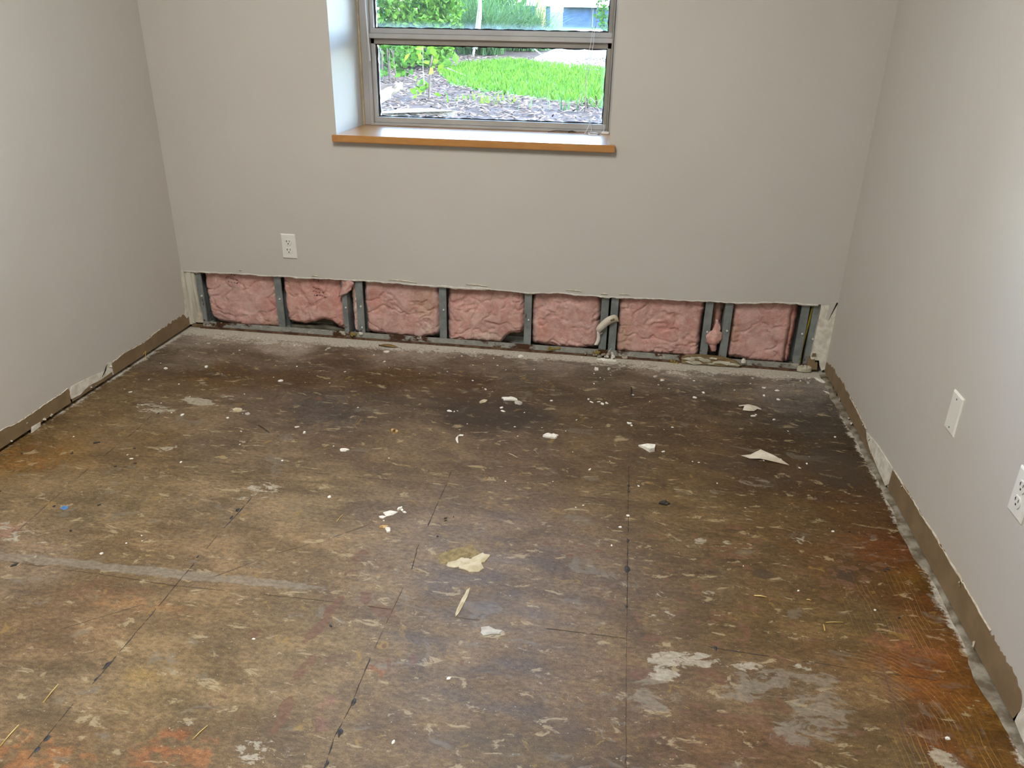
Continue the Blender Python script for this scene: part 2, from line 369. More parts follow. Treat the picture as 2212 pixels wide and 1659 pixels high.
# slab stains, with a mild light gradient left in the colours: (x, y) in metres, sRGB
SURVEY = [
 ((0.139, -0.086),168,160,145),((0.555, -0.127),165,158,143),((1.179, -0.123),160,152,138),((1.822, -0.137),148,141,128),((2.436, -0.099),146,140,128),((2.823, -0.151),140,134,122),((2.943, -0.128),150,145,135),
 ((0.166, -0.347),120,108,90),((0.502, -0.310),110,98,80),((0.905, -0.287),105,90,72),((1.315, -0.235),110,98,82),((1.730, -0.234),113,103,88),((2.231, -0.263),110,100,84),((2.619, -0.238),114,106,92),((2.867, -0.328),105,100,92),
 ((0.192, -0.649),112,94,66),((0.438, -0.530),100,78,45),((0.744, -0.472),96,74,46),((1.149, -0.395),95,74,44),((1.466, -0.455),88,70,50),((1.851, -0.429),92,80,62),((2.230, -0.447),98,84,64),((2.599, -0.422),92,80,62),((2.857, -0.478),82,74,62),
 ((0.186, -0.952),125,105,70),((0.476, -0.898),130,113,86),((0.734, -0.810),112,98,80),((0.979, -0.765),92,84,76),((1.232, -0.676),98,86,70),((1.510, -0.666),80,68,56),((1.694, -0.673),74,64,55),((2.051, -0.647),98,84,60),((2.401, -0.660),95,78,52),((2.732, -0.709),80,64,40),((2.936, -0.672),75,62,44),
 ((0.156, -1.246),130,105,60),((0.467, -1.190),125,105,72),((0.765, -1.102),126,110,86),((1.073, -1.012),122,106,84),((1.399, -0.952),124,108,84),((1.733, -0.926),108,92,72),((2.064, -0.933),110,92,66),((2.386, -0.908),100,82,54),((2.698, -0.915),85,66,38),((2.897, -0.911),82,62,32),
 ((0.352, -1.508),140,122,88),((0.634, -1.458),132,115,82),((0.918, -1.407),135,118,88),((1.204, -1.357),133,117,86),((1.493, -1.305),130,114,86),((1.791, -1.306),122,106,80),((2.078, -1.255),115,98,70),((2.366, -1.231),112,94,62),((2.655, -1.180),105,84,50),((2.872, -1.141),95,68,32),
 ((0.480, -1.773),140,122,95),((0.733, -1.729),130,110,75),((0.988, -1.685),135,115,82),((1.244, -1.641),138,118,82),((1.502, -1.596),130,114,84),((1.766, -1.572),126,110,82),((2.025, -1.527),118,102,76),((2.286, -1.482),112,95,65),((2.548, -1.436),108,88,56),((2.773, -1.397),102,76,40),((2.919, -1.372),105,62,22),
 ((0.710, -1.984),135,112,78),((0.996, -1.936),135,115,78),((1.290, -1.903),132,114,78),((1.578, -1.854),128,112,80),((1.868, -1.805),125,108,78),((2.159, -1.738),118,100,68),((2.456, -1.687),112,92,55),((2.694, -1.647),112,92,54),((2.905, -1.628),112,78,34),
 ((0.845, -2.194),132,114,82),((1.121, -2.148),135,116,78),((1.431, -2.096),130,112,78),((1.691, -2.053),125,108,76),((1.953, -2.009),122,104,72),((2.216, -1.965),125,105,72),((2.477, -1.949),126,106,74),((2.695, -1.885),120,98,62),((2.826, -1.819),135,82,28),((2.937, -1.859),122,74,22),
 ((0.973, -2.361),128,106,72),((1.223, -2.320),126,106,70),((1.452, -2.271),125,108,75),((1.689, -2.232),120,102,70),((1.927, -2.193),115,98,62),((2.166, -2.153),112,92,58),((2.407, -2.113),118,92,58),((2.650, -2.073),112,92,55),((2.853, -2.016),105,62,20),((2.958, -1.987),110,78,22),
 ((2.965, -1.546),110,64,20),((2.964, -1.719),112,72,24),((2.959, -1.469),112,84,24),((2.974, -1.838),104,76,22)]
# patches: (x, y), half width, half depth, turn, strength
P_WHITE = [((0.462, -0.769),.10,.035,-.2,.95),((0.567, -0.706),.07,.03,0,.6),((0.317, -0.855),.11,.05,-.1,.72),((0.397, -0.610),.06,.025,0,.6),((0.520, -0.529),.06,.02,0,.5),((0.643, -0.811),.05,.035,0,.7),
 ((0.792, -0.936),.12,.07,0,.42),((0.701, -1.079),.09,.05,.2,.40),((0.839, -1.037),.10,.05,0,.45),((0.543, -1.142),.04,.03,.6,.7),((0.644, -1.037),.12,.05,0,.36),
 ((2.272, -1.875),.07,.035,.1,.85),((2.327, -1.865),.09,.03,.1,.8),((2.249, -1.924),.05,.035,0,.8),((2.446, -1.868),.07,.02,.15,.62),((2.254, -1.722),.05,.03,0,.55),((2.536, -1.227),.035,.02,0,.5),((2.599, -1.842),.05,.02,.1,.62),
 ((2.827, -2.067),.035,.04,.2,.9),((0.364, -1.681),.09,.08,0,.62),((0.522, -1.733),.10,.07,0,.40),((0.989, -1.326),.07,.05,0,.66),((0.984, -1.382),.06,.03,.5,.5),((2.243, -1.650),.05,.02,0,.5),((2.379, -1.608),.03,.012,0,.7),
 ((1.828, -1.854),.05,.025,.1,.8),((1.712, -1.570),.05,.03,.3,.5),((1.408, -2.284),.06,.05,0,.6),((2.370, -1.377),.03,.025,0,.7),((2.451, -1.375),.05,.03,0,.5),((2.673, -1.313),.05,.03,.5,.5),((2.534, -1.449),.05,.02,0,.4),
 ((1.715, -0.804),.06,.03,0,.36),((1.795, -0.752),.07,.025,0,.42),((1.556, -0.888),.05,.03,0,.5),((1.217, -2.219),.05,.05,.4,.45),((1.332, -2.099),.05,.04,.5,.4),((0.934, -2.207),.05,.05,0,.2)]
P_GREY = [((2.471, -1.922),.15,.07,.5,.75),((2.553, -1.923),.16,.08,.3,.7),((2.577, -2.012),.13,.07,.7,.8),((2.237, -1.989),.09,.07,.6,.7),((2.215, -2.046),.08,.09,.9,.6),((2.101, -1.998),.10,.09,.5,.35),((2.709, -1.911),.08,.06,.3,.5),
 ((2.579, -0.998),.09,.05,0,.62),((2.464, -1.091),.14,.035,.1,.5),((2.141, -0.707),.12,.04,0,.42),((2.316, -0.637),.12,.03,.1,.5),((2.401, -0.660),.10,.04,.3,.48),((1.943, -0.627),.12,.03,0,.42),((2.051, -0.627),.09,.02,0,.42),
 ((2.098, -2.141),.06,.10,.2,.5),((2.091, -2.189),.05,.08,0,.5),((2.496, -1.549),.10,.03,0,.3),((2.636, -1.583),.09,.05,0,.35),((2.310, -1.520),.10,.03,0,.3),((0.733, -1.617),.2,.1,0,.2),((0.515, -1.396),.18,.08,0,.22),
 ((1.983, -1.990),.14,.05,.4,.42),((2.504, -2.097),.10,.06,.3,.42),((2.733, -2.106),.08,.05,.3,.4),((2.714, -1.306),.06,.05,.6,.4),((2.984, -1.523),.03,.14,.05,.55),((2.988, -1.649),.035,.15,.08,.6)]
P_RED = [((2.535, -1.344),.028,.014,-.2,.95),((2.487, -1.285),.035,.012,0,.8),((2.416, -1.315),.014,.012,0,.8),((2.497, -1.320),.04,.010,0,.7),((2.459, -1.430),.075,.016,0,.8),((2.412, -1.358),.03,.01,0,.7),((2.691, -1.134),.012,.01,0,.9),
 ((1.418, -1.588),.02,.03,0,.62),((1.405, -1.623),.025,.035,.2,.6),((1.410, -1.706),.025,.04,.2,.5),((1.481, -1.781),.02,.035,.5,.8),((1.539, -1.826),.045,.022,-.3,.85),((1.410, -1.830),.016,.05,-.25,.9),((1.400, -1.918),.018,.06,-.3,.85),((1.420, -2.041),.02,.07,-.25,.6),
 ((1.424, -2.158),.018,.03,0,.9),((1.428, -2.203),.015,.05,-.2,.7),((1.469, -2.014),.008,.006,0,.95),((1.265, -2.165),.03,.03,.3,.5),((1.255, -1.959),.012,.03,-.3,.7),((1.253, -2.054),.02,.03,0,.5),((1.339, -2.205),.012,.025,0,.6),
 ((1.665, -1.977),.018,.02,0,.7),((1.779, -1.968),.006,.012,0,.95),((1.581, -1.944),.007,.012,0,.9),((1.610, -2.001),.006,.03,.3,.8),((1.641, -1.785),.01,.007,0,.9),((2.162, -1.916),.012,.01,0,.9),((2.135, -1.905),.03,.015,0,.6),((2.211, -1.930),.05,.03,.3,.62),
 ((2.304, -1.877),.06,.008,.1,.8),((2.240, -1.809),.08,.018,.1,.6),((2.478, -1.983),.016,.014,0,.95),((2.514, -1.977),.012,.026,.4,.98),((2.448, -1.974),.02,.02,.3,.8),((2.431, -1.900),.02,.01,0,.7),((2.508, -2.073),.06,.03,-.1,.8),((2.334, -2.065),.03,.02,0,.6),((2.319, -2.003),.03,.02,0,.6),
 ((2.827, -2.002),.022,.012,.2,.95),((2.859, -2.000),.008,.008,0,.95),((2.440, -1.775),.012,.01,0,.9),((2.449, -1.798),.014,.01,0,.8),((2.826, -1.801),.01,.01,0,.9),((1.969, -1.493),.012,.008,0,.85),((2.033, -1.459),.012,.008,0,.8),((1.926, -1.466),.02,.01,0,.7),((1.858, -1.371),.03,.02,0,.5),
 ((1.997, -1.510),.02,.01,0,.75),((2.075, -1.474),.015,.008,0,.8),((2.288, -1.415),.06,.012,0,.5),((2.347, -1.534),.08,.012,0,.45),((0.608, -1.650),.05,.03,0,.4),((0.537, -0.907),.06,.02,0,.5),((1.167, -0.770),.10,.03,0,.3),((0.897, -0.653),.06,.02,0,.5),((2.072, -2.192),.03,.03,0,.3),((0.893, -1.953),.03,.02,0,.5),((1.521, -2.187),.02,.06,-.2,.35)]
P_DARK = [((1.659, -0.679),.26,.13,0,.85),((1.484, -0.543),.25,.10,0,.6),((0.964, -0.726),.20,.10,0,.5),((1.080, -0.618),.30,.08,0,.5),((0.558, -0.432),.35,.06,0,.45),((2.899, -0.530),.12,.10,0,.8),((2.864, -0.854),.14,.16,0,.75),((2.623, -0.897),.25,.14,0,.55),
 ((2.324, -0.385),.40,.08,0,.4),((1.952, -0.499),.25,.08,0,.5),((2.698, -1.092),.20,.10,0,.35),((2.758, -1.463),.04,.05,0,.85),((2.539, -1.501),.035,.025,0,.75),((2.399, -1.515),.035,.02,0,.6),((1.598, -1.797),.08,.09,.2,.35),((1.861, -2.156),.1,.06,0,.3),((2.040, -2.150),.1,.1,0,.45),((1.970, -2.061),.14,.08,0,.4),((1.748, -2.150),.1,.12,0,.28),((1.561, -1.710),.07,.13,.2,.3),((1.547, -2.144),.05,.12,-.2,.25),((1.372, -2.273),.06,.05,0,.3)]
def build_floor():
    xs = np.concatenate([[-.16, -.08], np.arange(-.016, W_ROOM + .02, .0042), [3.09, 3.17]])
    ys = np.concatenate([[.12], np.arange(.03, -2.50, -.0042), np.linspace(-2.55, -4.36, 14)])
    X, Y = np.meshgrid(xs, ys); nx, ny = len(xs), len(ys); x = X.ravel(); y = Y.ravel()
    wx = x + (fbm(x * 3, y * 3, 3, 4) - .5) * .30 + (fbm(x * 14, y * 14, 7, 3) - .5) * .06
    wy = y + (fbm(x * 3, y * 3, 23, 4) - .5) * .16 + (fbm(x * 14, y * 14, 27, 3) - .5) * .04
    num = np.zeros((len(x), 3)); den = np.zeros(len(x))
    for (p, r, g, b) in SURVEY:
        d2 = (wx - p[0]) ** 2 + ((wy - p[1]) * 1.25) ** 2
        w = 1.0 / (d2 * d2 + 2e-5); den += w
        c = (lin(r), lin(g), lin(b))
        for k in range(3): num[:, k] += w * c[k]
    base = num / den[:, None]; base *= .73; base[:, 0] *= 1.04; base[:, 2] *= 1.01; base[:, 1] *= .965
    for (p, a, b, c) in (((0.968, -2.382), .13, .07, (160, 104, 58)), ((1.267, -2.307), .07, .05, (164, 104, 58)), ((1.201, -2.301), .05, .06, (156, 100, 60)), ((1.224, -2.267), .05, .03, (150, 96, 58)), ((1.217, -2.344), .05, .04, (160, 108, 66)), ((0.799, -1.870), .12, .04, (138, 102, 72)), ((0.120, -1.269), .12, .10, (136, 92, 44)), ((2.841, -1.732), .10, .06, (136, 88, 60)), ((0.357, -1.682), .05, .05, (170, 130, 112)), ((0.919, -1.914), .14, .03, (142, 106, 70)), ((1.514, -2.169), .03, .06, (126, 86, 76)), ((1.044, -2.133), .05, .03, (140, 114, 66)), ((1.574, -2.029), .03, .02, (140, 90, 54))):
        u = ((x - p[0]) / a) ** 2 + ((y - p[1]) / b) ** 2
        f = np.clip((.75 - u + (fbm(x * 38, y * 52, 71, 5) - .5) * 5.0) * 1.3, 0, 1) * np.clip(2.4 - u, 0, 1) * .55
        for k in range(3): base[:, k] = base[:, k] * (1 - f) + f * lin(c[k]) * .84
    def blobs(L):
        out = np.zeros(len(x))
        for (p, a, b, t, s) in L:
            dx, dy = x - p[0], y - p[1]; c, sn = math.cos(t), math.sin(t)
            u = (dx * c + dy * sn) / (a * 1.08); v = (-dx * sn + dy * c) / (b * 1.08)
            out = np.maximum(out, s * np.clip(1.25 - (u * u + v * v), 0, 1))
        return out
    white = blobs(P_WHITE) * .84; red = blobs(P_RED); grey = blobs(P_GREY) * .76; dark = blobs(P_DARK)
    # scattered small red-brown marks over the right-hand half
    rr = np.clip((fbm(x * 26, y * 40, 61, 3) - .60) * 6, 0, .75) * np.clip((x - 1.7) * 1.6, 0, 1) * np.clip((-y - .9) * 2, 0, 1)
    red = np.maximum(red, rr)
    # gypsum dust swept against the opened wall, and along both side walls
    jag = (fbm(x * 2.2, y * 0 + 3, 41, 4) - .5)
    back = np.clip(1.12 - (-y) / (.135 + .17 * jag + .05 * np.clip(1.1 - x, 0, 1)), 0, 1)
    haze = .46 * np.clip(1 - (-y) / (.30 + .28 * np.clip((x - 1.5), 0, 1.3) / 1.3 + .2 * jag), 0, 1)
    lft = .8 * np.clip(1 - x / .045, 0, 1) * np.clip(1 - (-y) / 2.2, .45, 1)
    rgt = .95 * np.clip(1 - (W_ROOM - x) / (.045 + .03 * (fbm(y * 7, y * 0, 88, 3) - .5)), 0, 1)
    dust = np.maximum.reduce([back, haze, lft, rgt])
    dust *= .75 + .5 * fbm(x * 9, y * 14, 51, 4)
    # pale band where two carpet runs met
    band = .95 * np.exp(-((y + 1.785 - .02 * (x - .43)) / .022) ** 2) * np.clip((1.5 - x) * 4, 0, 1)
    grey = np.maximum(grey, band)
    arc = np.clip(blobs([((2.835, -1.876),.12,.13,0,1.3),((2.798, -1.809),.12,.06,0,1.0)]), 0, 1)
    comb = (1 - arc) * np.clip((x - 2.70) * 12, 0, 1) * np.clip((2.965 - x) * 30, 0, 1) * np.clip((-y - 1.35) * 4, 0, 1)
    gloss = np.zeros(len(x))
    z = (fbm(x * 30, y * 30, 5, 3) - .5) * .0010 + .0006 * np.clip(white * 1.5, 0, 1)
    me = bpy.data.meshes.new('floor')
    V = np.stack([x, y, z], 1).astype(np.float32); nv = len(x)
    i = np.arange((nx - 1) * (ny - 1)); r_, c_ = i // (nx - 1), i % (nx - 1); a = r_ * nx + c_
    F = np.stack([a, a + nx, a + nx + 1, a + 1], 1).astype(np.int32)
    me.vertices.add(nv); me.vertices.foreach_set('co', V.ravel())
    me.loops.add(F.size); me.loops.foreach_set('vertex_index', F.ravel())
    me.polygons.add(len(F)); me.polygons.foreach_set('loop_start', np.arange(0, F.size, 4, dtype=np.int32))
    me.polygons.foreach_set('use_smooth', np.ones(len(F), dtype=bool))
    me.update(calc_edges=True)
    one = np.ones(nv)
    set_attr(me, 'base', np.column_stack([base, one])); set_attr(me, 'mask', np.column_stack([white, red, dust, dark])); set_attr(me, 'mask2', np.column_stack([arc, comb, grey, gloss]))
    me.materials.append(MATS['stained_slab'])
    o = bpy.data.objects.new('floor', me); C.objects.link(o); setp(o, kind='structure')
    return o
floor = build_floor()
box('slab', -.2, 3.2, -4.4, .45, -.25, -.012, MATS['plain_brown'], floor)

def seam(pts, width, dens, mat, seed, blobs=()):
    """thin line of old adhesive squeezed up along a carpet-tile joint; broken and uneven"""
    r = random.Random(seed); V, F = [], []
    P = [Vector((p[0], p[1], 0)) for p in pts]
    for a, b in zip(P[:-1], P[1:]):
        L = (b - a).length; d = (b - a) / L; nrm = Vector((-d.y, d.x, 0)); t = 0.0
        while t < L:
            seg = r.uniform(.015, .09)
            if r.random() < dens:
                k = max(2, int(seg / .006)); w = width * r.uniform(.4, 1.0); b0 = len(V)
                for i in range(k + 1):
                    s = min(t + seg * i / k, L); ww = w * math.sin(math.pi * (i + .25) / (k + .5)) * r.uniform(.6, 1.3); off = nrm * ((fb1(s * 9, seed) - .5) * .006 + r.uniform(-1, 1) * .0004)
                    c = a + d * s + off
                    V += [c + nrm * ww / 2 + Vector((0, 0, .0006)), c + Vector((0, 0, .0013)), c - nrm * ww / 2 + Vector((0, 0, .0006))]
                for i in range(k):
                    q = b0 + 3 * i; F += [(q, q + 1, q + 4, q + 3), (q + 1, q + 2, q + 5, q + 4)]
            t += seg * r.uniform(.8, 1.2)
    for (bx, by), rr in blobs:
        b0 = len(V); n = 9; V.append(Vector((bx, by, .0026)))
        for i in range(n):
            t = 2 * math.pi * i / n; q = rr * r.uniform(.55, 1.2); V.append(Vector((bx + q * .6 * math.cos(t), by + q * 1.2 * math.sin(t), .0005)))
        F += [(b0, b0 + 1 + i, b0 + 1 + (i + 1) % n) for i in range(n)]
    return mesh('adhesive_seam', V, F, MATS[mat], floor)
seam([(0.433, -1.803), (0.968, -1.821), (1.403, -1.813)], .0030, .75, 'tar_brown', 1)
seam([(1.403, -1.813), (1.987, -1.819), (2.161, -1.819)], .0026, .45, 'tar_brown', 2)
seam([(1.964, -1.819), (2.161, -1.819)], .004, .9, 'tar_black', 21)
seam([(2.363, -1.817), (2.484, -1.824), (2.655, -1.830)], .0042, .95, 'tar_black', 3, [((2.380, -1.818), .008)])
seam([(2.655, -1.830), (2.862, -1.837), (2.953, -1.842)], .0030, .6, 'tar_brown', 4)
seam([(0.360, -1.314), (0.383, -1.678)], .0036, .85, 'tar_brown', 5)
seam([(0.338, -0.843), (0.359, -1.016), (0.360, -1.314)], .004, .5, 'tar_black', 6, [((0.362, -0.891), .009)])
seam([(0.977, -1.383), (0.967, -1.564)], .0055, .85, 'tar_black', 7, [((0.963, -1.458), .012), ((0.964, -1.498), .009)])
seam([(0.967, -1.564), (0.968, -1.821), (0.967, -1.992), (0.966, -2.171)], .0036, .9, 'tar_black', 8, [((0.963, -2.113), .013), ((0.964, -2.157), .006), ((0.962, -1.696), .006)])
seam([(0.961, -2.229), (0.962, -2.374)], .0036, .8, 'tar_black', 9, [((0.967, -2.322), .010), ((0.965, -2.351), .008)])
seam([(1.561, -1.104), (1.565, -1.194), (1.561, -1.564), (1.570, -1.648)], .0036, .75, 'tar_black', 10)
seam([(1.569, -1.668), (1.564, -1.848), (1.560, -1.987)], .003, .55, 'tar_brown', 11)
seam([(1.560, -1.987), (1.563, -2.129), (1.557, -2.230), (1.563, -2.297)], .0040, .95, 'tar_black', 12, [((1.567, -2.124), .011), ((1.565, -2.208), .011), ((1.565, -2.286), .008)])
seam([(2.158, -0.965), (2.165, -1.737)], .0036, .92, 'tar_black', 13, [((2.160, -1.102), .009), ((2.161, -1.137), .008), ((2.162, -1.409), .010), ((2.162, -1.545), .014), ((2.162, -1.701), .007)])
seam([(2.165, -1.737), (2.169, -2.197)], .0026, .7, 'tar_brown', 14, [((2.165, -2.180), .012)])
seam([(0.476, -1.204), (0.645, -1.200), (0.849, -1.201)], .0036, .85, 'tar_brown', 15)
seam([(1.115, -1.206), (1.339, -1.205), (1.545, -1.206)], .0046, .9, 'tar_brown', 16)
seam([(1.668, -1.204), (1.843, -1.138), (1.949, -1.111)], .0036, .7, 'tar_brown', 17)
seam([(1.790, -1.197), (2.001, -1.193), (2.281, -1.193), (2.579, -1.214)], .0030, .7, 'tar_brown', 18)
seam([(1.179, -1.634), (1.101, -1.718), (1.013, -1.808), (0.943, -1.891), (0.777, -2.024)], .0030, .62, 'tar_brown', 19)
seam([(1.389, -1.458), (1.303, -1.540), (1.175, -1.642)], .0036, .7, 'tar_brown', 20)
seam([(2.770, -1.814), (2.766, -1.942), (2.767, -2.099)], .0034, .8, 'tar_brown', 22)
seam([(2.765, -1.186), (2.775, -1.330), (2.773, -1.560)], .003, .4, 'tar_brown', 23)

# ------------------------------------------------------------------ room shell
WX0, WX1, WZ0, WZ1, WD = .824, 1.992, .930, 2.46, .37       # window recess, its unseen head raised to let in more skylight
CUT = [(0, .289), (0.020, 0.290), (0.255, 0.293), (0.348, 0.294), (0.486, 0.291), (0.623, 0.293), (0.803, 0.295), (0.937, 0.299), (1.047, 0.295), (1.157, 0.293), (1.287, 0.290), (1.480, 0.294), (1.661, 0.290), (1.828, 0.297), (1.942, 0.296), (2.024, 0.292), (2.207, 0.298), (2.408, 0.299), (2.511, 0.303), (2.546, 0.301), (2.644, 0.308), (2.759, 0.316), (2.913, 0.318), (2.980, 0.318), (3.0066, .318)]
CUT = sorted(CUT)
def cut_z(x):
    for (a, za), (b, zb) in zip(CUT[:-1], CUT[1:]):
        if a <= x <= b and b > a: return za + (zb - za) * (x - a) / (b - a) + (fb1(x * 30, 4) - .5) * .006
    return .30
def back_wall():
    xs = sorted(set([round(i * .0125, 4) for i in range(241)] + [WX0, WX1, W_ROOM]))
    bm = bmesh.new(); T = .014; cache = {}
    def v(x, y, z):
        k = (round(x, 5), round(y, 5), round(z, 5))
        if k not in cache: cache[k] = bm.verts.new(k)
        return cache[k]
    def quad(*p):
        try: bm.faces.new([v(*q) for q in p])
        except ValueError: pass
    for a, b in zip(xs[:-1], xs[1:]):
        za, zb = cut_z(a), cut_z(b); win = WX0 - 1e-6 <= a and b <= WX1 + 1e-6
        spans = [((za, zb), (WZ0, WZ0)), ((WZ1, WZ1), (H_ROOM, H_ROOM))] if win else [((za, zb), (WZ0, WZ0)), ((WZ0, WZ0), (WZ1, WZ1)), ((WZ1, WZ1), (H_ROOM, H_ROOM))]
        for (l0, l1), (h0, h1) in spans:
            quad((a, 0, l0), (b, 0, l1), (b, 0, h1), (a, 0, h0)); quad((a, T, h0), (b, T, h1), (b, T, l1), (a, T, l0))
        quad((a, T, za), (b, T, zb), (b, 0, zb), (a, 0, za))
    o = bm_obj('wall_back', bm, MATS['greige_paint']); setp(o, kind='structure')
    return o
wall_back = back_wall()
# torn gypsum core and paper along the saw cut
def torn_edge():
    V, F = [], []; xs = np.arange(.004, W_ROOM - .075, .004); r = random.Random(3)
    for x in xs:
        z = cut_z(x); d = .0040 + .009 * max(0, fb1(x * 22, 9) - .38) * 2 + r.uniform(0, .0015); u = .0015 + .018 * max(0, fb1(x * 9, 15) - .60) * 2
        V += [(x, -.0012, z + u), (x, -.0024, z - d * .4), (x, .004, z - d), (x, .0125, z - d * .6), (x, .0125, z + .001)]
    for i in range(len(xs) - 1):
        for k in range(4): q = i * 5 + k; F.append((q, q + 1, q + 6, q + 5))
    mesh('torn_drywall_edge', V, F, MATS['plaster_chip'], wall_back, True)
    for (p, l, h, ang) in (((1.091, 0.302), .13, .006, -.05), ((1.438, 0.304), .10, .006, -.05), ((1.879, 0.307), .07, .005, -.04), ((2.014, 0.300), .03, .006, 0), ((2.105, 0.304), .05, .004, 0), ((0.303, 0.305), .012, .008, 0), ((0.669, 0.300), .03, .005, 0)):
        n = 8; V, F = [], []
        for i in range(n + 1):
            t = i / n; x = p[0] - l / 2 + l * t; z = p[1] + .004 + ang * (x - p[0]); w = h * math.sin(math.pi * min(max(t, .06), .94)) * (.7 + .6 * fb1(t * 7, int(l * 999)))
            V += [(x, -.0006, z + w), (x, -.004, z + w * .3), (x, -.0006, z - w * .4)]
        for i in range(n): q = 3 * i; F += [(q, q + 1, q + 4, q + 3), (q + 1, q + 2, q + 5, q + 4)]
        mesh('paper_tear', V, F, MATS['torn_paper'], wall_back)
torn_edge()
# structural backing: sheathing, outer wall with the window opening, reveals
box('sheathing', -.1, 3.1, .112, .125, -.012, .93, MATS['sheathing'], wall_back)
bm = bmesh.new()
add_box(bm, -.16, WX0 - .014, .125, .47, -.012, H_ROOM + .1); add_box(bm, WX1 + .014, 3.17, .125, .47, -.012, H_ROOM + .1)
add_box(bm, WX0 - .014, WX1 + .014, .125, .47, -.012, WZ0 - .014); add_box(bm, WX0 - .014, WX1 + .014, .125, .47, WZ1 + .014, H_ROOM + .1)
bm_obj('outer_leaf', bm, MATS['exterior_wall'], wall_back)
for nm, a in (('left', (WX0 - .014, WX0, 0.0005, .47, WZ0 - .014, WZ1 + .014)), ('right', (WX1, WX1 + .014, 0.0005, .47, WZ0 - .014, WZ1 + .014)), ('top', (WX0, WX1, .0005, .47, WZ1, WZ1 + .014)), ('bottom', (WX0, WX1, .0005, .47, WZ0 - .02, WZ0 - .014))):
    box('window_reveal', *a, MATS['reveal_paint'], wall_back)
# remnants of plaster left standing in the two corners of the opening
for i, (x0, x1, y0, y1, z0, z1, mt, lean) in enumerate(((.0, .013, -.001, .02, .018, .292, 'corner_plaster', 0), (.0125, .026, .006, .022, .022, .290, 'corner_plaster', .002), (.024, .043, .002, .02, .03, .290, 'corner_plaster', .004), (.041, .058, .008, .02, .026, .288, 'corner_plaster', .004), (.046, .066, .003, .012, .03, .085, 'torn_paper', .002))):
    n = 12; V, F = [], []
    for k in range(n + 1):
        t = k / n; z = z0 + (z1 - z0) * t; j = (fb1(t * 5, 30 + i) - .5) * .004
        for (x, y) in ((x0, y0 + j), (x1 + j + lean * (1 - t), y0 - j), (x1 + j + lean * (1 - t), y1), (x0, y1)): V.append((x, y, z))
    for k in range(n):
        for e in range(4): q = k * 4; F.append((q + e, q + (e + 1) % 4, q + 4 + (e + 1) % 4, q + 4 + e))
    F += [(3, 2, 1, 0), tuple(4 * n + e for e in range(4))]
    mesh('plaster_strip', V, F, MATS[mt], wall_back)
box('corner_block', .002, .062, .006, .05, .0, .018, MATS['plain_brown'], wall_back, .003)
R0 = W_ROOM
prism('plaster_strip', [(R0 - .068, .06), (R0 - .066, .30), (R0 - .068, .325), (R0 - .030, .328), (R0, .328), (R0, .02), (R0 - .012, .012), (R0 - .022, .03), (R0 - .030, .06)], lambda u, v, d: (u, d + .001, v), .014, MATS['bare_plaster'], wall_back)
prism('plaster_strip', [(R0 - .036, .255), (R0 - .026, .25), (R0 - .006, .33), (R0, .33), (R0 - .032, .33)], lambda u, v, d: (u, d - .0015, v), .004, MATS['greige_paint'], wall_back)
prism('plaster_strip', [(R0 - .078, .014), (R0 - .078, .062), (R0 - .074, .072), (R0 - .062, .062), (R0 - .050, .066), (R0 - .046, .048), (R0 - .036, .05), (R0 - .032, .016)], lambda u, v, d: (u, d - .001, v), .012, MATS['tan_paint'], wall_back)
prism('plaster_strip', [(R0 - .066, .076), (R0 - .064, .092), (R0 - .050, .094), (R0 - .046, .078)], lambda u, v, d: (u, d - .001, v), .006, MATS['tan_paint'], wall_back)

def side_wall(name, x_in, x_out, plane_sign):
    bm = bmesh.new()
    a, b = sorted((x_in, x_in + plane_sign * .013)); add_box(bm, a, b, -D_ROOM, .10, .0148, H_ROOM)
    a, b = sorted((x_in + plane_sign * .10, x_in + plane_sign * .16)); add_box(bm, a, b, -D_ROOM - .16, .47, -.012, H_ROOM + .1)
    o = bm_obj(name, bm, MATS['greige_paint']); setp(o, kind='structure')
    a, b = sorted((x_in + plane_sign * .022, x_in + plane_sign * .10)); box('bottom_plate', a, b, -D_ROOM, .10, -.012, .04, MATS['plain_brown'], o)
    return o
wall_left = side_wall('wall_left', 0.0, -.16, -1)
wall_right = side_wall('wall_right', W_ROOM, W_ROOM + .16, 1)
bm = bmesh.new(); add_box(bm, -.16, 3.17, -D_ROOM - .16, -D_ROOM, -.012, H_ROOM + .1)
setp(bm_obj('wall_front', bm, MATS['greige_paint']), kind='structure')
bm = bmesh.new(); add_box(bm, -.16, 3.17, -D_ROOM - .16, .47, H_ROOM, H_ROOM + .14)
setp(bm_obj('ceiling', bm, MATS['ceiling_paint']), kind='structure')

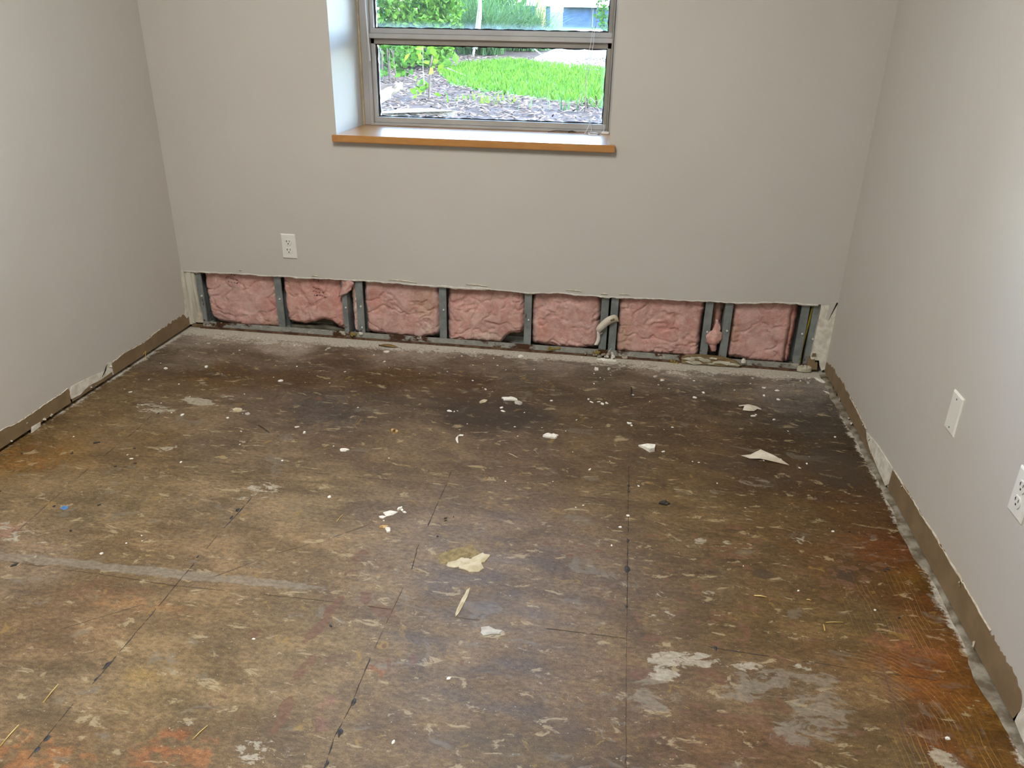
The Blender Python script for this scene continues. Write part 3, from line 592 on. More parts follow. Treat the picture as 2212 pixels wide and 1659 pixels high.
# old tan paint where a baseboard used to be, bare plaster where it tore
def ragged(pts, seed, amp=.004, step=.02):
    out = []; r = random.Random(seed)
    for a, b in zip(pts[:-1], pts[1:]):
        L = math.hypot(b[0] - a[0], b[1] - a[1]); n = max(1, int(L / step))
        for i in range(n):
            t = i / n; out.append((a[0] + (b[0] - a[0]) * t, a[1] + (b[1] - a[1]) * t + r.uniform(-amp, amp)))
    out.append(pts[-1]); return out
BOT = .0150
def band(name, top, wall, x_in, sgn, mat, seed, amp=.003, proud=.0014):
    """strip from the bottom edge of the wallboard up to a ragged line; top = [(y, z)] ordered away from the back wall"""
    P = ragged(top, seed, amp, .008); V, F = [], []
    for (y, z) in P:
        x = x_in - sgn * proud; V += [(x_in, y, BOT), (x, y, BOT), (x, y, max(z, BOT + .002)), (x_in, y, max(z, BOT + .002))]
    for i in range(len(P) - 1):
        q = 4 * i
        for k in range(3): F.append((q + k, q + k + 1, q + k + 5, q + k + 4))
    F += [(0, 1, 2, 3), tuple(4 * (len(P) - 1) + k for k in (3, 2, 1, 0))]
    return mesh(name, V, F, MATS[mat], wall)
band('old_paint_band', [(-.003, .062), (-0.047, 0.083), (-0.242, 0.081), (-0.376, 0.068), (-0.530, 0.076), (-0.618, 0.064)], wall_left, 0, -1, 'tan_paint', 1, .005)
band('old_paint_band', [(-0.628, 0.032), (-0.711, 0.028), (-0.799, 0.031), (-0.892, 0.030), (-0.894, 0.039)], wall_left, 0, -1, 'tan_paint', 2, .002)
band('old_paint_band', [(-0.886, 0.055), (-0.891, 0.075), (-0.943, 0.071), (-1.053, 0.068), (-1.160, 0.063), (-1.246, 0.076), (-1.70, .082), (-2.4, .085), (-4.19, .084)], wall_left, 0, -1, 'tan_paint', 3, .005)
toL = lambda u, v, d: (.0004 + d, u, v)
prism('bare_patch', [(-0.874, 0.075), (-0.828, 0.072), (-0.744, 0.064), (-0.663, 0.053), (-0.645, 0.079), (-0.619, 0.072), (-0.628, 0.032), (-0.704, 0.029), (-0.783, 0.036), (-0.836, 0.023), (-0.890, 0.028), (-0.890, 0.052)], toL, .0022, MATS['bare_plaster'], wall_left)
prism('bare_patch', [(-1.113, 0.021), (-1.067, 0.019), (-1.073, 0.003), (-1.120, 0.000)], toL, .003, MATS['bare_plaster'], wall_left)
prism('bare_patch', [(-.001, .06), (-.001, .30), (-.010, .27), (-.014, .20), (-.02, .10), (-.035, .075), (-.02, .055)], toL, .0012, MATS['bare_plaster'], wall_left)
# lifted paint edge above the band
def lifted(pts, x_in, sgn, wall, seed, w=.005):
    P = ragged(pts, seed, .002, .012); V, F = [], []; r = random.Random(seed)
    for i, (y, z) in enumerate(P):
        k = w * (.2 + max(0, fb1(i * .21, seed) - .3) * 2.2)
        V += [(x_in - sgn * .0003, y, z + k), (x_in - sgn * .003, y, z + k * .3), (x_in - sgn * .0016, y, z - k * .25)]
    for i in range(len(P) - 1): q = 3 * i; F += [(q, q + 1, q + 4, q + 3), (q + 1, q + 2, q + 5, q + 4)]
    return mesh('lifted_paint', V, F, MATS['torn_paper'], wall)
lifted([(-0.250, 0.081), (-0.376, 0.068), (-0.530, 0.076), (-0.611, 0.067)], 0, -1, wall_left, 5, .004)
lifted([(-0.894, 0.074), (-0.943, 0.071), (-1.053, 0.068), (-1.160, 0.063), (-1.246, 0.076), (-1.70, .082)], 0, -1, wall_left, 6, .007)
band('old_paint_band', [(-.006, .055), (-0.088, 0.075), (-0.285, 0.084), (-0.422, 0.079), (-0.561, 0.075), (-0.661, 0.067)], wall_right, W_ROOM, 1, 'tan_paint', 11, .007)
band('old_paint_band', [(-0.664, 0.064), (-0.705, 0.044), (-0.757, 0.025), (-0.809, 0.030), (-0.835, 0.019)], wall_right, W_ROOM, 1, 'tan_paint', 12, .006)
band('old_paint_band', [(-0.988, 0.030), (-0.988, 0.086), (-1.094, 0.091), (-1.177, 0.096), (-1.265, 0.095), (-1.369, 0.101), (-1.472, 0.102), (-1.497, 0.100), (-1.585, 0.103), (-1.662, 0.102), (-1.767, 0.101), (-1.856, 0.099), (-1.915, 0.097), (-1.951, 0.077), (-1.956, 0.048), (-1.946, 0.017)], wall_right, W_ROOM, 1, 'tan_paint', 13, .005)
band('old_paint_band', [(-2.16, .05), (-2.2, .09), (-3.0, .09), (-4.19, .088)], wall_right, W_ROOM, 1, 'tan_paint', 14, .003)
toR = lambda u, v, d: (W_ROOM - .0004 - d, u, v)
prism('bare_patch', [(-0.684, 0.063), (-0.745, 0.073), (-0.803, 0.082), (-0.875, 0.086), (-0.944, 0.089), (-0.986, 0.089), (-0.988, 0.058), (-0.988, 0.030), (-0.967, 0.010), (-0.918, 0.016), (-0.857, 0.020), (-0.811, 0.027), (-0.752, 0.032), (-0.709, 0.046)], toR, .003, MATS['bare_plaster'], wall_right)
prism('bare_patch', [(-1.958, 0.021), (-1.960, 0.046), (-1.968, 0.071), (-2.054, 0.085), (-2.097, 0.018), (-2.004, 0.013)], toR, .004, MATS['bare_plaster'], wall_right)
lifted([(-0.422, 0.079), (-0.561, 0.075), (-0.673, 0.069)], W_ROOM, 1, wall_right, 15, .005)
lifted([(-1.002, 0.088), (-1.094, 0.091), (-1.177, 0.096), (-1.265, 0.095), (-1.369, 0.101), (-1.497, 0.100), (-1.585, 0.103), (-1.662, 0.102), (-1.767, 0.101)], W_ROOM, 1, wall_right, 16, .006)
def flake(name, y, z, s, x_in, sgn, wall, seed, mat):
    r = random.Random(seed); n = 6; V = [(x_in - sgn * .004, y, z)]
    for i in range(n):
        t = 2 * math.pi * i / n + r.uniform(-.3, .3); q = s * r.uniform(.5, 1.1); V.append((x_in - sgn * r.uniform(.0003, .009), y + q * math.cos(t), z + .8 * q * math.sin(t)))
    mesh(name, V, [(0, 1 + i, 1 + (i + 1) % n) for i in range(n)], MATS[mat], wall)
for i, (p, s, mt) in enumerate((((-0.191, 0.016), .012, 'tan_paint'), ((-0.244, 0.015), .016, 'tan_paint'), ((-0.307, 0.019), .014, 'torn_paper'), ((-0.465, 0.008), .010, 'torn_paper'), ((-0.513, 0.012), .008, 'torn_paper'), ((-0.637, 0.073), .007, 'bare_plaster'), ((-0.734, 0.063), .007, 'bare_plaster'), ((-1.094, 0.084), .007, 'torn_paper'), ((-1.584, 0.095), .010, 'torn_paper'), ((-1.720, 0.022), .012, 'torn_paper'), ((-1.237, 0.046), .006, 'torn_paper'))):
    flake('paint_flake', p[0], p[1], s, W_ROOM, 1, wall_right, 40 + i, mt)
for i, (p, s, mt) in enumerate((((-0.442, 0.085), .006, 'bare_plaster'), ((-0.200, 0.079), .004, 'bare_plaster'), ((-1.011, 0.020), .008, 'torn_paper'), ((-1.047, 0.021), .008, 'torn_paper'), ((-0.771, 0.028), .010, 'torn_paper'), ((-0.743, 0.022), .008, 'bare_plaster'), ((-0.635, 0.062), .012, 'bare_plaster'), ((-1.217, 0.020), .006, 'torn_paper'), ((-1.132, 0.047), .006, 'bare_plaster'))):
    flake('paint_flake', p[0], p[1], s, 0, -1, wall_left, 70 + i, mt)
# crumbling edge of levelling compound along the right wall
def edge_crust():
    V, F = [], []; ys = np.arange(-.02, -2.5, -.012)
    for i, y in enumerate(ys):
        a = fb1(y * 6, 77); w = .004 + .034 * a * a * 1.4; h = .002 + .006 * fb1(y * 15, 78)
        V += [(W_ROOM + .012, y, h), (W_ROOM - .004, y, h + .001), (W_ROOM - w * .6, y, h * .7), (W_ROOM - w, y, -.001)]
    for i in range(len(ys) - 1):
        for k in range(3): q = 4 * i + k; F.append((q, q + 1, q + 5, q + 4))
    mesh('edge_crust', V, F, MATS['crust'], floor, True)
edge_crust()

# ------------------------------------------------------------------ wall cavity: studs, track, insulation
ST = [(.074, 'beside the left corner plaster'), (.473, 'with a screw at mid height, second from the left corner'), (.800, 'half hidden behind torn insulation'), (.874, 'right of the torn insulation roll'), (1.274, 'rusted at its foot'), (1.673, 'under the middle of the window'), (2.021, 'behind the curled paper strip'), (2.064, 'right of the dark slit beside the curled strip'), (2.477, 'left of the hanging insulation tuft'), (2.562, 'right of the hanging insulation tuft'), (2.883, 'left of the yellow cable'), (2.931, 'right of the yellow cable')]
for i, (x, where) in enumerate(ST):
    hw = .0165 if i not in (0, 2) else .012
    e = empty('metal_stud', (x, .06, 0), 'galvanised steel wall stud ' + where, 'stud', 'exposed wall studs')
    sg = 1 if i in (2, 6, 8, 10) else -1
    bm = bmesh.new(); add_box(bm, x - hw, x + hw, .0145, .0160, .004, .90)
    a = x + sg * hw; add_box(bm, min(a, a - sg * .0015), max(a, a - sg * .0015), .0160, .104, .004, .90)
    add_box(bm, x - hw, x + hw, .1025, .104, .004, .90); b = x - sg * hw; add_box(bm, min(b, b + sg * .0015), max(b, b + sg * .0015), .0160, .023, .004, .90)
    bm_obj('stud_channel', bm, MATS['galvanised_steel'], e)
    for k, z in enumerate((.165 + .012 * math.sin(i * 2.1), .06 if i == 3 else None)):
        if z is None: continue
        V, F = tube_data([(x + .004, .0148, z), (x + .004, .0098, z)], .0042, 8); mesh('screw', V, F, MATS['screw_white'], e)
tk = empty('bottom_track', (1.5, .06, 0), 'rust-stained galvanised floor track under the exposed studs', 'track')
bm = bmesh.new(); add_box(bm, .062, 2.945, .011, .0128, .008, .034); add_box(bm, .062, 2.945, .0128, .108, .006, .0078); add_box(bm, .062, 2.945, .106, .108, .0078, .034)
bm_obj('track_channel', bm, MATS['dusty_track'], tk)
V, F = [], []
xs = np.arange(.05, 2.95, .006)
for x in xs:
    h = .004 + .007 * fb1(x * 20, 91); d = .003 + .006 * fb1(x * 13, 92)
    V += [(x, .02, h + .002), (x, .0095 - d * .3, h), (x, .006 - d, 0.0)]
for i in range(len(xs) - 1):
    for k in range(2): q = 3 * i + k; F.append((q, q + 1, q + 4, q + 3))
mesh('rust_scale', V, F, MATS['rusty_gap'], tk, True)
box('cavity_board', .495, .80, .06, .105, .008, .03, MATS['cavity_board'], wall_back, .004)

def batt(x0, x1, bot, label, seed, y0=.022, depth=.018, tint=(1, 1, 1), top=.36, tints=()):
    """glass-fibre batt: pillowed front with folds, ragged lower edge bot=[(u, z)], closed at the back"""
    nu = max(14, int((x1 - x0) / .0042)); nv = 80
    U, Vv = np.meshgrid(np.linspace(0, 1, nu), np.linspace(0, 1, nv)); u = U.ravel(); v = Vv.ravel()
    bz = np.interp(u, [b[0] for b in bot], [b[1] for b in bot]) + (fbm(u * (x1 - x0) * 60, u * 0, seed + 3, 3) - .5) * .010
    x = x0 + (x1 - x0) * u + (fbm(v * 9, v * 0, seed + 5, 3) - .5) * .010 * (2 * u - 1)
    z = bz + (top - bz) * v
    wx = x + (fbm(x * 9, z * 9, seed + 11, 3) - .5) * .12; wz = z + (fbm(x * 9, z * 9, seed + 13, 3) - .5) * .12
    fold = np.abs(fbm(wx * 11, wz * 15, seed + 1, 4) - .5) * 2
    crease = np.exp(-(fold / .085) ** 2)
    med = fbm(wx * 26, wz * 30, seed + 2, 4) - .5
    eu = np.minimum(u, 1 - u) * (x1 - x0); ev = (z - bz)
    rnd = np.clip(1 - eu / .022, 0, 1) ** 2 + np.clip(1 - ev / .028, 0, 1) ** 2
    y = y0 + depth * (.35 - fbm(wx * 6, wz * 7, seed, 3)) + .0065 * crease - .008 * med + .026 * rnd + .010
    y = np.maximum(y, .0175)
    blotch = fbm(wx * 14, wz * 14, seed + 21, 4) - .5
    t = 1.0 + .40 * blotch
    col = np.stack([t * tint[0], t * tint[1], t * tint[2], np.ones_like(t)], 1)
    for (cu, cz, ru, rz, c) in tints:
        w = np.clip(1 - ((x - cu) / ru) ** 2 - ((z - cz) / rz) ** 2, 0, 1)[:, None] * .85
        col[:, :3] = col[:, :3] * (1 - w) + w * np.array(c) * t[:, None]
    Vs = [(a, b, c) for a, b, c in zip(x, y, z)]; F = []
    for j in range(nv - 1):
        for i in range(nu - 1): a = j * nu + i; F.append((a, a + 1, a + nu + 1, a + nu))
    ring = list(range(nu)) + [j * nu + nu - 1 for j in range(1, nv)] + [(nv - 1) * nu + i for i in range(nu - 2, -1, -1)] + [j * nu for j in range(nv - 2, 0, -1)]
    b0 = len(Vs); Vs += [(Vs[k][0], .100, Vs[k][2] + (.012 if k < nu else 0)) for k in ring]; col = np.vstack([col, col[ring]])
    for i in range(len(ring)): n = (i + 1) % len(ring); F.append((ring[i], b0 + i, b0 + n, ring[n]))
    F.append(tuple(range(len(ring) - 1 + b0, b0 - 1, -1)))
    o = mesh('insulation_batt', Vs, F, MATS['pink_insulation'], None, True); set_attr(o.data, 'tint', col)
    return setp(o, label, 'insulation', 'pink insulation batts in the wall opening')
RD = (1.0, .80, .77); PALE = (1.12, 1.28, 1.26); BRN = (.86, .86, .74)  # RD paints in the red of light bounced within deep hollows
b_left = batt(.088, .458, [(0, .05), (.12, .022), (.3, .016), (.55, .006), (.8, .012), (1, .008)], 'pink insulation batt nearest the left corner with faint stamp', 100, tints=((.44, .14, .10, .05, RD), (.40, .03, .05, .05, BRN)))
b_two = batt(.490, .790, [(0, .052), (.3, .044), (.45, .055), (.62, .076), (.78, .064), (.86, .038), (1, .032)], 'pink insulation batt with black stamp and a gap beneath it', 200, y0=.024, tint=(.98, .90, .88), tints=((.655, .27, .03, .10, RD), (.76, .20, .035, .10, (1.0, .80, .77)), (.60, .1, .12, .05, (1.08, 1.12, 1.12))))
batt(.826, .860, [(0, .02), (1, .012)], 'narrow pale pink insulation roll between two close studs', 300, y0=.020, depth=.02, tint=PALE)
batt(.890, 1.256, [(0, .024), (.3, .018), (.6, .008), (.72, .004), (.8, .022), (.95, .036), (1, .05)], 'deep pink insulation batt left of the rusted stud', 400, tints=((1.20, .07, .08, .05, PALE), (.95, .20, .05, .08, (.95, .78, .75)), (1.18, .2, .08, .1, BRN)))
batt(1.292, 1.655, [(0, .010), (.25, .012), (.5, .016), (.68, .018), (.74, .04), (.82, .072), (.92, .070), (1, .085)], 'pink insulation batt with a ragged dark hole at its foot', 500, tint=(.97, .95, .94), tints=((1.50, .05, .14, .035, PALE),))
batt(1.691, 2.002, [(0, .030), (.25, .024), (.4, .018), (.7, .014), (.9, .028), (1, .040)], 'crumpled pink insulation batt left of the curled paper strip', 600, tints=((1.74, .10, .04, .07, (.98, .84, .78)),))
batt(2.082, 2.458, [(0, .018), (.3, .012), (.7, .018), (.9, .012), (1, .02)], 'wide pink insulation batt right of the curled paper strip', 700, tint=(1.02, 1, .99), tints=((2.30, .14, .07, .06, (1.0, .78, .78)), (2.11, .10, .05, .12, BRN)))
batt(2.497, 2.542, [(0, .03), (1, .03)], 'narrow pale insulation sliver behind the hanging tuft', 800, y0=.045, tint=(.92, .88, .82))
batt(2.582, 2.838, [(0, .03), (.5, .018), (1, .012)], 'pink insulation batt left of the yellow cable bay', 900, tints=((2.60, .15, .03, .1, BRN),))
batt(2.824, 2.866, [(0, .02), (1, .015)], 'narrow recessed insulation strip beside the yellow cable stud', 950, y0=.04, tint=(1.0, .84, .82))  # tint carries the red of light bounced inside the recess
# the hanging tuft between the two right studs
V, F = [], []
n, k = 26, 14; r = random.Random(8)
for j in range(n + 1):
    t = j / n; z = .215 - .15 * t; w = .006 + .013 * math.sin(math.pi * min(1, max(0, (t - .12) / .88))) ** .8 * (1.5 if .35 < t < .75 else .9)
    for i in range(k):
        a = 2 * math.pi * i / k; q = 1 + .5 * (fb1(t * 6 + math.cos(a) * 1.7, 31) - .5) + .6 * (fb1(t * 14 + math.sin(a) * 2, 37) - .5)
        V.append((2.516 + .006 * math.sin(t * 7) + w * q * math.cos(a) * 1.25, .012 + w * q * math.sin(a) * .75, z))
for j in range(n):
    for i in range(k): F.append((j * k + i, j * k + (i + 1) % k, (j + 1) * k + (i + 1) % k, (j + 1) * k + i))
F += [tuple(range(k - 1, -1, -1)), tuple(n * k + i for i in range(k))]
setp(mesh('insulation_tuft', V, F, MATS['pale_insulation'], None, True), 'pale insulation tuft hanging between two close studs', 'insulation')
# torn paper facing over the half hidden stud
V, F = [], []
for j in range(9):
    for i in range(5):
        u, v = i / 4, j / 8; V.append((.795 + .052 * u + .006 * math.sin(v * 5) - .012 * v * (u < .5), .006 + .006 * math.sin(u * 6 + v * 4), .292 - (.085 - .04 * u) * v))
for j in range(8):
    for i in range(4): a = j * 5 + i; F.append((a, a + 1, a + 6, a + 5))
o = mesh('insulation_scrap', V, F, MATS['pale_insulation'], None, True); o.modifiers.new('thick', 'SOLIDIFY').thickness = .003
setp(o, 'pale torn insulation scrap draped over the half hidden stud', 'insulation')
# stamped print on the two left batts: unreadable rows of short strokes
def stamp(parent, cx, cz, rows, seed, y):
    r = random.Random(seed); V, F = [], []
    for (dx, dz, n, w, h, sl) in rows:
        x = cx + dx
        for i in range(n):
            for k in range(r.choice((1, 2, 2, 3))):
                a = r.uniform(0, w * .7); ang = r.choice((0, 0, 1.57, 1.57, .6, -.6)); L = (w if abs(ang) < .1 else h) * r.uniform(.5, .95); c, s = math.cos(ang), math.sin(ang); px = x + a; pz = cz + dz + sl * (x - cx) + r.uniform(-.3, .3) * h
                b = len(V)
                for (u, t) in ((-L / 2, -.0011), (L / 2, -.0011), (L / 2, .0011), (-L / 2, .0011)): V.append((px + u * c - t * s, y, pz + u * s + t * c))
                F.append((b, b + 1, b + 2, b + 3))
            x += w * 1.25
    o = mesh('stamped_print', V, F, MATS['ink'], parent)
    m = o.modifiers.new('wrap', 'SHRINKWRAP'); m.target = parent; m.wrap_method = 'PROJECT'; m.use_project_y = True; m.use_positive_direction = True; m.use_negative_direction = True; m.offset = .0012
    o['kind'] = 'stuff'; return o
stamp(b_two, .640, .208, [(0, .030, 3, .012, .012, -.15), (0, .012, 4, .012, .010, -.15), (0, -.006, 5, .011, .009, -.15), (.006, .068, 3, .014, .014, -.05)], 5, .010)
stamp(b_left, .205, .255, [(0, .024, 4, .012, .012, -.1), (.004, .004, 4, .013, .012, -.1), (.010, -.014, 4, .011, .010, -.1)], 6, .010)
# yellow cable, curled paper strip, rotted wood and rubble on the track
tube_pts = spline([(2.920, .03, .90), (2.918, .03, .5), (2.914, .027, .33), (2.910, .026, .25), (2.902, .024, .15), (2.899, .023, .08), (2.903, .026, .03), (2.905, .03, .008)], 6)
setp(tube('electrical_cable', tube_pts, .0055, MATS['cable_yellow'], None, 8), 'yellow sheathed electrical cable running down between studs', 'cable')
def ribbon(name, pts, widths, up, mat, parent=None, th=.0012):
    P = spline(pts, 6); V, F = [], []; n = len(P)
    for i, p in enumerate(P):
        t = i / (n - 1) * (len(widths) - 1); k = min(int(t), len(widths) - 2); w = widths[k] + (widths[k + 1] - widths[k]) * (t - k)
        kk = i / (n - 1) * (len(up) - 1); q = min(int(kk), len(up) - 2); d = (Vector(up[q]).lerp(Vector(up[q + 1]), kk - q)).normalized()
        V += [p - d * w / 2, p + d * w / 2]
    for i in range(n - 1): F.append((2 * i, 2 * i + 1, 2 * i + 3, 2 * i + 2))
    o = mesh(name, V, F, MATS[mat], parent, True); m = o.modifiers.new('thick', 'SOLIDIFY'); m.thickness = th; m.offset = 0
    return o
e = empty('paper_strip', (2.02, .01, .15), 'curled white paper strip stuck across the paired studs', 'paper strip')
ribbon('strip_body', [(2.085, .012, .185), (2.070, .006, .192), (2.040, -.002, .180), (2.008, -.010, .150), (1.998, -.004, .128), (2.006, .004, .115), (2.016, .0, .122)], [.022, .034, .036, .030, .022, .015, .009], [(-.3, .2, 1), (-.3, .1, 1), (-.45, 0, 1), (-.9, .1, .7), (-1, .5, .3), (-.5, 1, .2), (0, 1, .3)], 'drywall_paper', e)
ribbon('strip_tail', [(1.999, -.002, .126), (2.001, 0, .105), (2.000, .002, .08), (1.992, .003, .058)], [.013, .014, .017, .018], [(1, 0, 0), (1, .1, 0)], 'plaster_chip', e)
for (u, w) in ((2.038, .012), (2.058, .014)):
    ribbon('tan_mark', [(u - w * .6, -.0032, .173 + (u - 2.038) * .5), (u + w * .6, -.0012, .181 + (u - 2.038) * .5)], [.008, .008], [(-.4, 0, 1), (-.4, 0, 1)], 'tan_paint', e, .0008)

def rough_chip(name, x, y, z, sx, sy, h, seed, mat, label=None, cat='debris', group=None, parent=None, rot=None, n=9, tilt=0.0, rnd=.35, crumple=0.3):
    """irregular flat fragment with thickness and an uneven top; sits on z"""
    r = random.Random(seed); ring = []
    for i in range(n):
        t = 2 * math.pi * i / n + r.uniform(-.2, .2); q = 1 - rnd + 2 * rnd * r.random(); ring.append((sx * q * math.cos(t), sy * q * math.sin(t)))
    V = [(a, b, 0) for a, b in ring] + [(a * .97, b * .97, h * r.uniform(.6, 1.2)) for a, b in ring] + [(a * .5, b * .5, h * r.uniform(1 - crumple, 1 + 2 * crumple)) for a, b in ring] + [(0, 0, h * r.uniform(.8, 1.4))]
    F = [tuple(range(n - 1, -1, -1))]
    for i in range(n):
        j = (i + 1) % n; F += [(i, j, n + j, n + i), (n + i, n + j, 2 * n + j, 2 * n + i), (2 * n + i, 2 * n + j, 3 * n)]
    o = mesh(name, V, F, MATS[mat]); o.location = (x, y, z); o.rotation_euler = (tilt, r.uniform(-.5, .5) * tilt, r.uniform(0, 6.28) if rot is None else rot)
    if parent is not None:
        o.parent = parent; o.location = Vector((x, y, z)) - (Vector(parent.location) if parent.type == 'EMPTY' else Vector())
    elif label: setp(o, label, cat, group)
    return o
e = empty('rotted_board', (2.50, .0, .0), 'rotted wood strip with peeling pale paint lying on the track', 'wood scrap')
prism('board', [(2.385, .004), (2.380, .022), (2.40, .040), (2.47, .046), (2.56, .044), (2.62, .030), (2.645, .012), (2.63, .004)], lambda u, v, d: (u, d - .010, v), .022, MATS['rot_wood'], e)
for i, (x, z, s) in enumerate(((2.41, .026, .022), (2.45, .036, .020), (2.485, .030, .026), (2.52, .038, .018), (2.56, .020, .03), (2.61, .016, .022), (2.44, .012, .03), (2.51, .012, .018))):
    r = random.Random(i + 5); n = 7; V = [(x, -.016, z)]
    for k in range(n): t = 2 * math.pi * k / n; V.append((x + s * r.uniform(.5, 2.0) * math.cos(t), -.0102 - r.uniform(0, .006), max(.003, z + s * .42 * r.uniform(.3, 1.2) * math.sin(t))))
    mesh('peeling_paint', V, [(0, 1 + k, 1 + (k + 1) % n) for k in range(n)], MATS['peeling_paint'], e)
e = empty('rubble_heap', (2.05, -.005, 0), 'small heap of plaster rubble at the foot of the paired studs', 'rubble')
r = random.Random(4)
for i in range(22):
    rough_chip('rubble_piece', 2.05 + r.gauss(0, .03), -.006 + r.uniform(-.012, .02), r.uniform(0, .018), r.uniform(.005, .014), r.uniform(.004, .010), r.uniform(.003, .010), 300 + i, r.choice(('rubble', 'rubble', 'plaster_chip', 'grey_flake')), parent=e, tilt=r.uniform(-.5, .5), n=7)
tube('fibre', [(2.045, -.004, .015), (2.052, -.006, .034), (2.064, -.004, .052)], .0018, MATS['plaster_chip'], e, 5, .0006)
rough_chip('plaster_stick', 2.045, -.034, 0, .046, .007, .007, 9, 'plaster_chip', 'long pale plaster stick lying below the rubble heap', 'plaster', rot=-.03, n=12, rnd=.12)
for i, (x, z) in enumerate(((1.795, .030), (2.000, .026), (2.345, .006), (.825, .030))):
    e = empty('foam_crumb', (x, .002, 0), 'yellow foam lump stuck to the track %s' % ('right of the crumpled batt stud', 'left of the rubble heap', 'below the wide batt', 'beside the torn insulation roll')[i], 'foam')
    for k in range(5): rough_chip('foam_piece', x + rng.gauss(0, .010), .006 + rng.uniform(-.008, .004), z - .008 + rng.uniform(-.004, .004), .010, .006, .008, 700 + i * 9 + k, 'moss_yellow', parent=e, tilt=rng.uniform(-.6, .6), n=7)
rough_chip('plaster_lump', 2.92, .000, .004, .028, .012, .022, 55, 'peeling_paint', 'pale plaster lump at the right end of the track', 'plaster', rot=0, n=9, rnd=.15)
rough_chip('plaster_lump', 2.655, -.002, .026, .012, .007, .016, 56, 'plaster_chip', 'white plaster flake caught on the track beside the rotted strip', 'plaster', n=8)
rough_chip('plaster_lump', .872, .004, .028, .012, .008, .008, 57, 'plaster_chip', 'white plaster flake on the track below the torn insulation roll', 'plaster', n=8)

# ------------------------------------------------------------------ outlets and blank plate
def duplex(label, to, blank=False, cat='outlet'):
    """to(u, v, d): u across, v up from plate centre, d proud of the wall"""
    loc = Vector(to(0, 0, 0)); e = empty('blank_plate' if blank else 'power_outlet', loc, label, cat)
    w, h, th, b = .0350, .0572, .0055, .0045
    ring = lambda s, d: [to(a * (w - s), c * (h - s), d) for a, c in ((-1, -1), (1, -1), (1, 1), (-1, 1))]
    V = ring(0, 0) + ring(0, .0022) + ring(.0022, .0044) + ring(b, th); F = []
    for k in range(3):
        for i in range(4): j = (i + 1) % 4; F.append((4 * k + i, 4 * k + j, 4 * k + 4 + j, 4 * k + 4 + i))
    F.append((12, 13, 14, 15)); mesh('cover_plate', V, F, MATS['white_plastic'], e)
    def disc(name, u, v, rx, ry, d0, d1, mat, par, n=20, flat=None):
        P = []
        for i in range(n):
            t = 2 * math.pi * i / n; a, c = rx * math.cos(t), ry * math.sin(t)
            if flat: c = max(-flat, min(flat, c))
            P.append((u + a, v + c))
        V = [to(a, c, d0) for a, c in P] + [to(u + (a - u) * .95, v + (c - v) * .95, d1) for a, c in P]
        F = [(i, (i + 1) % n, n + (i + 1) % n, n + i) for i in range(n)] + [tuple(range(n, 2 * n))]
        return mesh(name, V, F, MATS[mat], par)
    if blank:
        for v in (.042, -.042):
            s = disc('screw', 0, v, .0030, .0030, th - .001, th + .0008, 'screw_steel', e, 10)
            mesh('screw_slot', [to(-.0022, v - .0005, th + .0009), to(.0022, v - .0005, th + .0009), to(.0022, v + .0005, th + .0009), to(-.0022, v + .0005, th + .0009)], [(0, 1, 2, 3)], MATS['slot_dark'], s)
        return e
    for v in (.0195, -.0195):
        rc = disc('receptacle', 0, v, .0172, .0172, th - .003, th + .0022, 'white_plastic', e, 28, .0140)
        d = th + .0023
        def slot(u0, u1, v0, v1): mesh('slot', [to(u0, v0, d), to(u1, v0, d), to(u1, v1, d), to(u0, v1, d)], [(0, 1, 2, 3)], MATS['slot_dark'], rc)
        slot(-.0082, -.0050, v + .0002, v + .0092); slot(-.0100, -.0080, v + .0036, v + .0056); slot(.0052, .0080, v + .0008, v + .0088)
        disc('ground_hole', 0, v - .0068, .0031, .0031, d - .0006, d, 'slot_dark', rc, 12)
    disc('screw', 0, 0, .0030, .0030, th - .001, th + .0008, 'screw_white', e, 10)
    return e
duplex('white duplex power outlet on the window wall above the opening', lambda u, v, d: (.5575 + u, -d, .4400 + v))
duplex('white blank cover plate with two screws on the right wall', lambda u, v, d: (W_ROOM - d, -1.2965 - u, .4425 + v), True, 'wall plate')
duplex('white duplex power outlet on the right wall beside the blank plate', lambda u, v, d: (W_ROOM - d, -1.7095 - u, .4440 + v))

# ------------------------------------------------------------------ window
win = empty('window_1', (1.408, .39, .945), 'aluminium two-pane window with honey wood sill', 'window', kind='structure')
FY = .372
def fbar(name, x0, x1, z0, z1, y0, y1, mat, bev=.002): return box(name, x0, x1, y0, y1, z0, z1, MATS[mat], win, bev)
box('window_sill', .813, 2.017, -.030, -.0004, .915, .945, MATS['honey_oak'], win, .003, 2)
box('window_sill', WX0 + .0004, WX1 - .0004, -.002, FY + .02, .917, .9450, MATS['honey_oak'], win)
# jambs, head and sub-frame
fbar('frame_jamb', WX0 + .001, .862, .945, WZ1, FY, .45, 'aluminium')
fbar('frame_jamb', 1.972, WX1 - .001, .945, WZ1, FY, .45, 'aluminium')
fbar('frame_track', .862, .876, .945, WZ1, FY - .012, .44, 'aluminium')
fbar('frame_track', 1.964, 1.972, .945, WZ1, FY - .008, .44, 'aluminium_bronze')
fbar('frame_head', .862, 1.972, WZ1 - .035, WZ1, FY, .45, 'aluminium')
fbar('frame_sill', .862, 1.972, .945, .957, FY - .010, .45, 'aluminium')
fbar('caulk_line', WX0 + .0005, WX0 + .008, .945, WZ1, FY - .008, FY + .01, 'tan_caulk', 0)
GX0, GX1 = .894, 1.946
L0, L1, U0, U1 = .982, 1.296, 1.362, 2.405
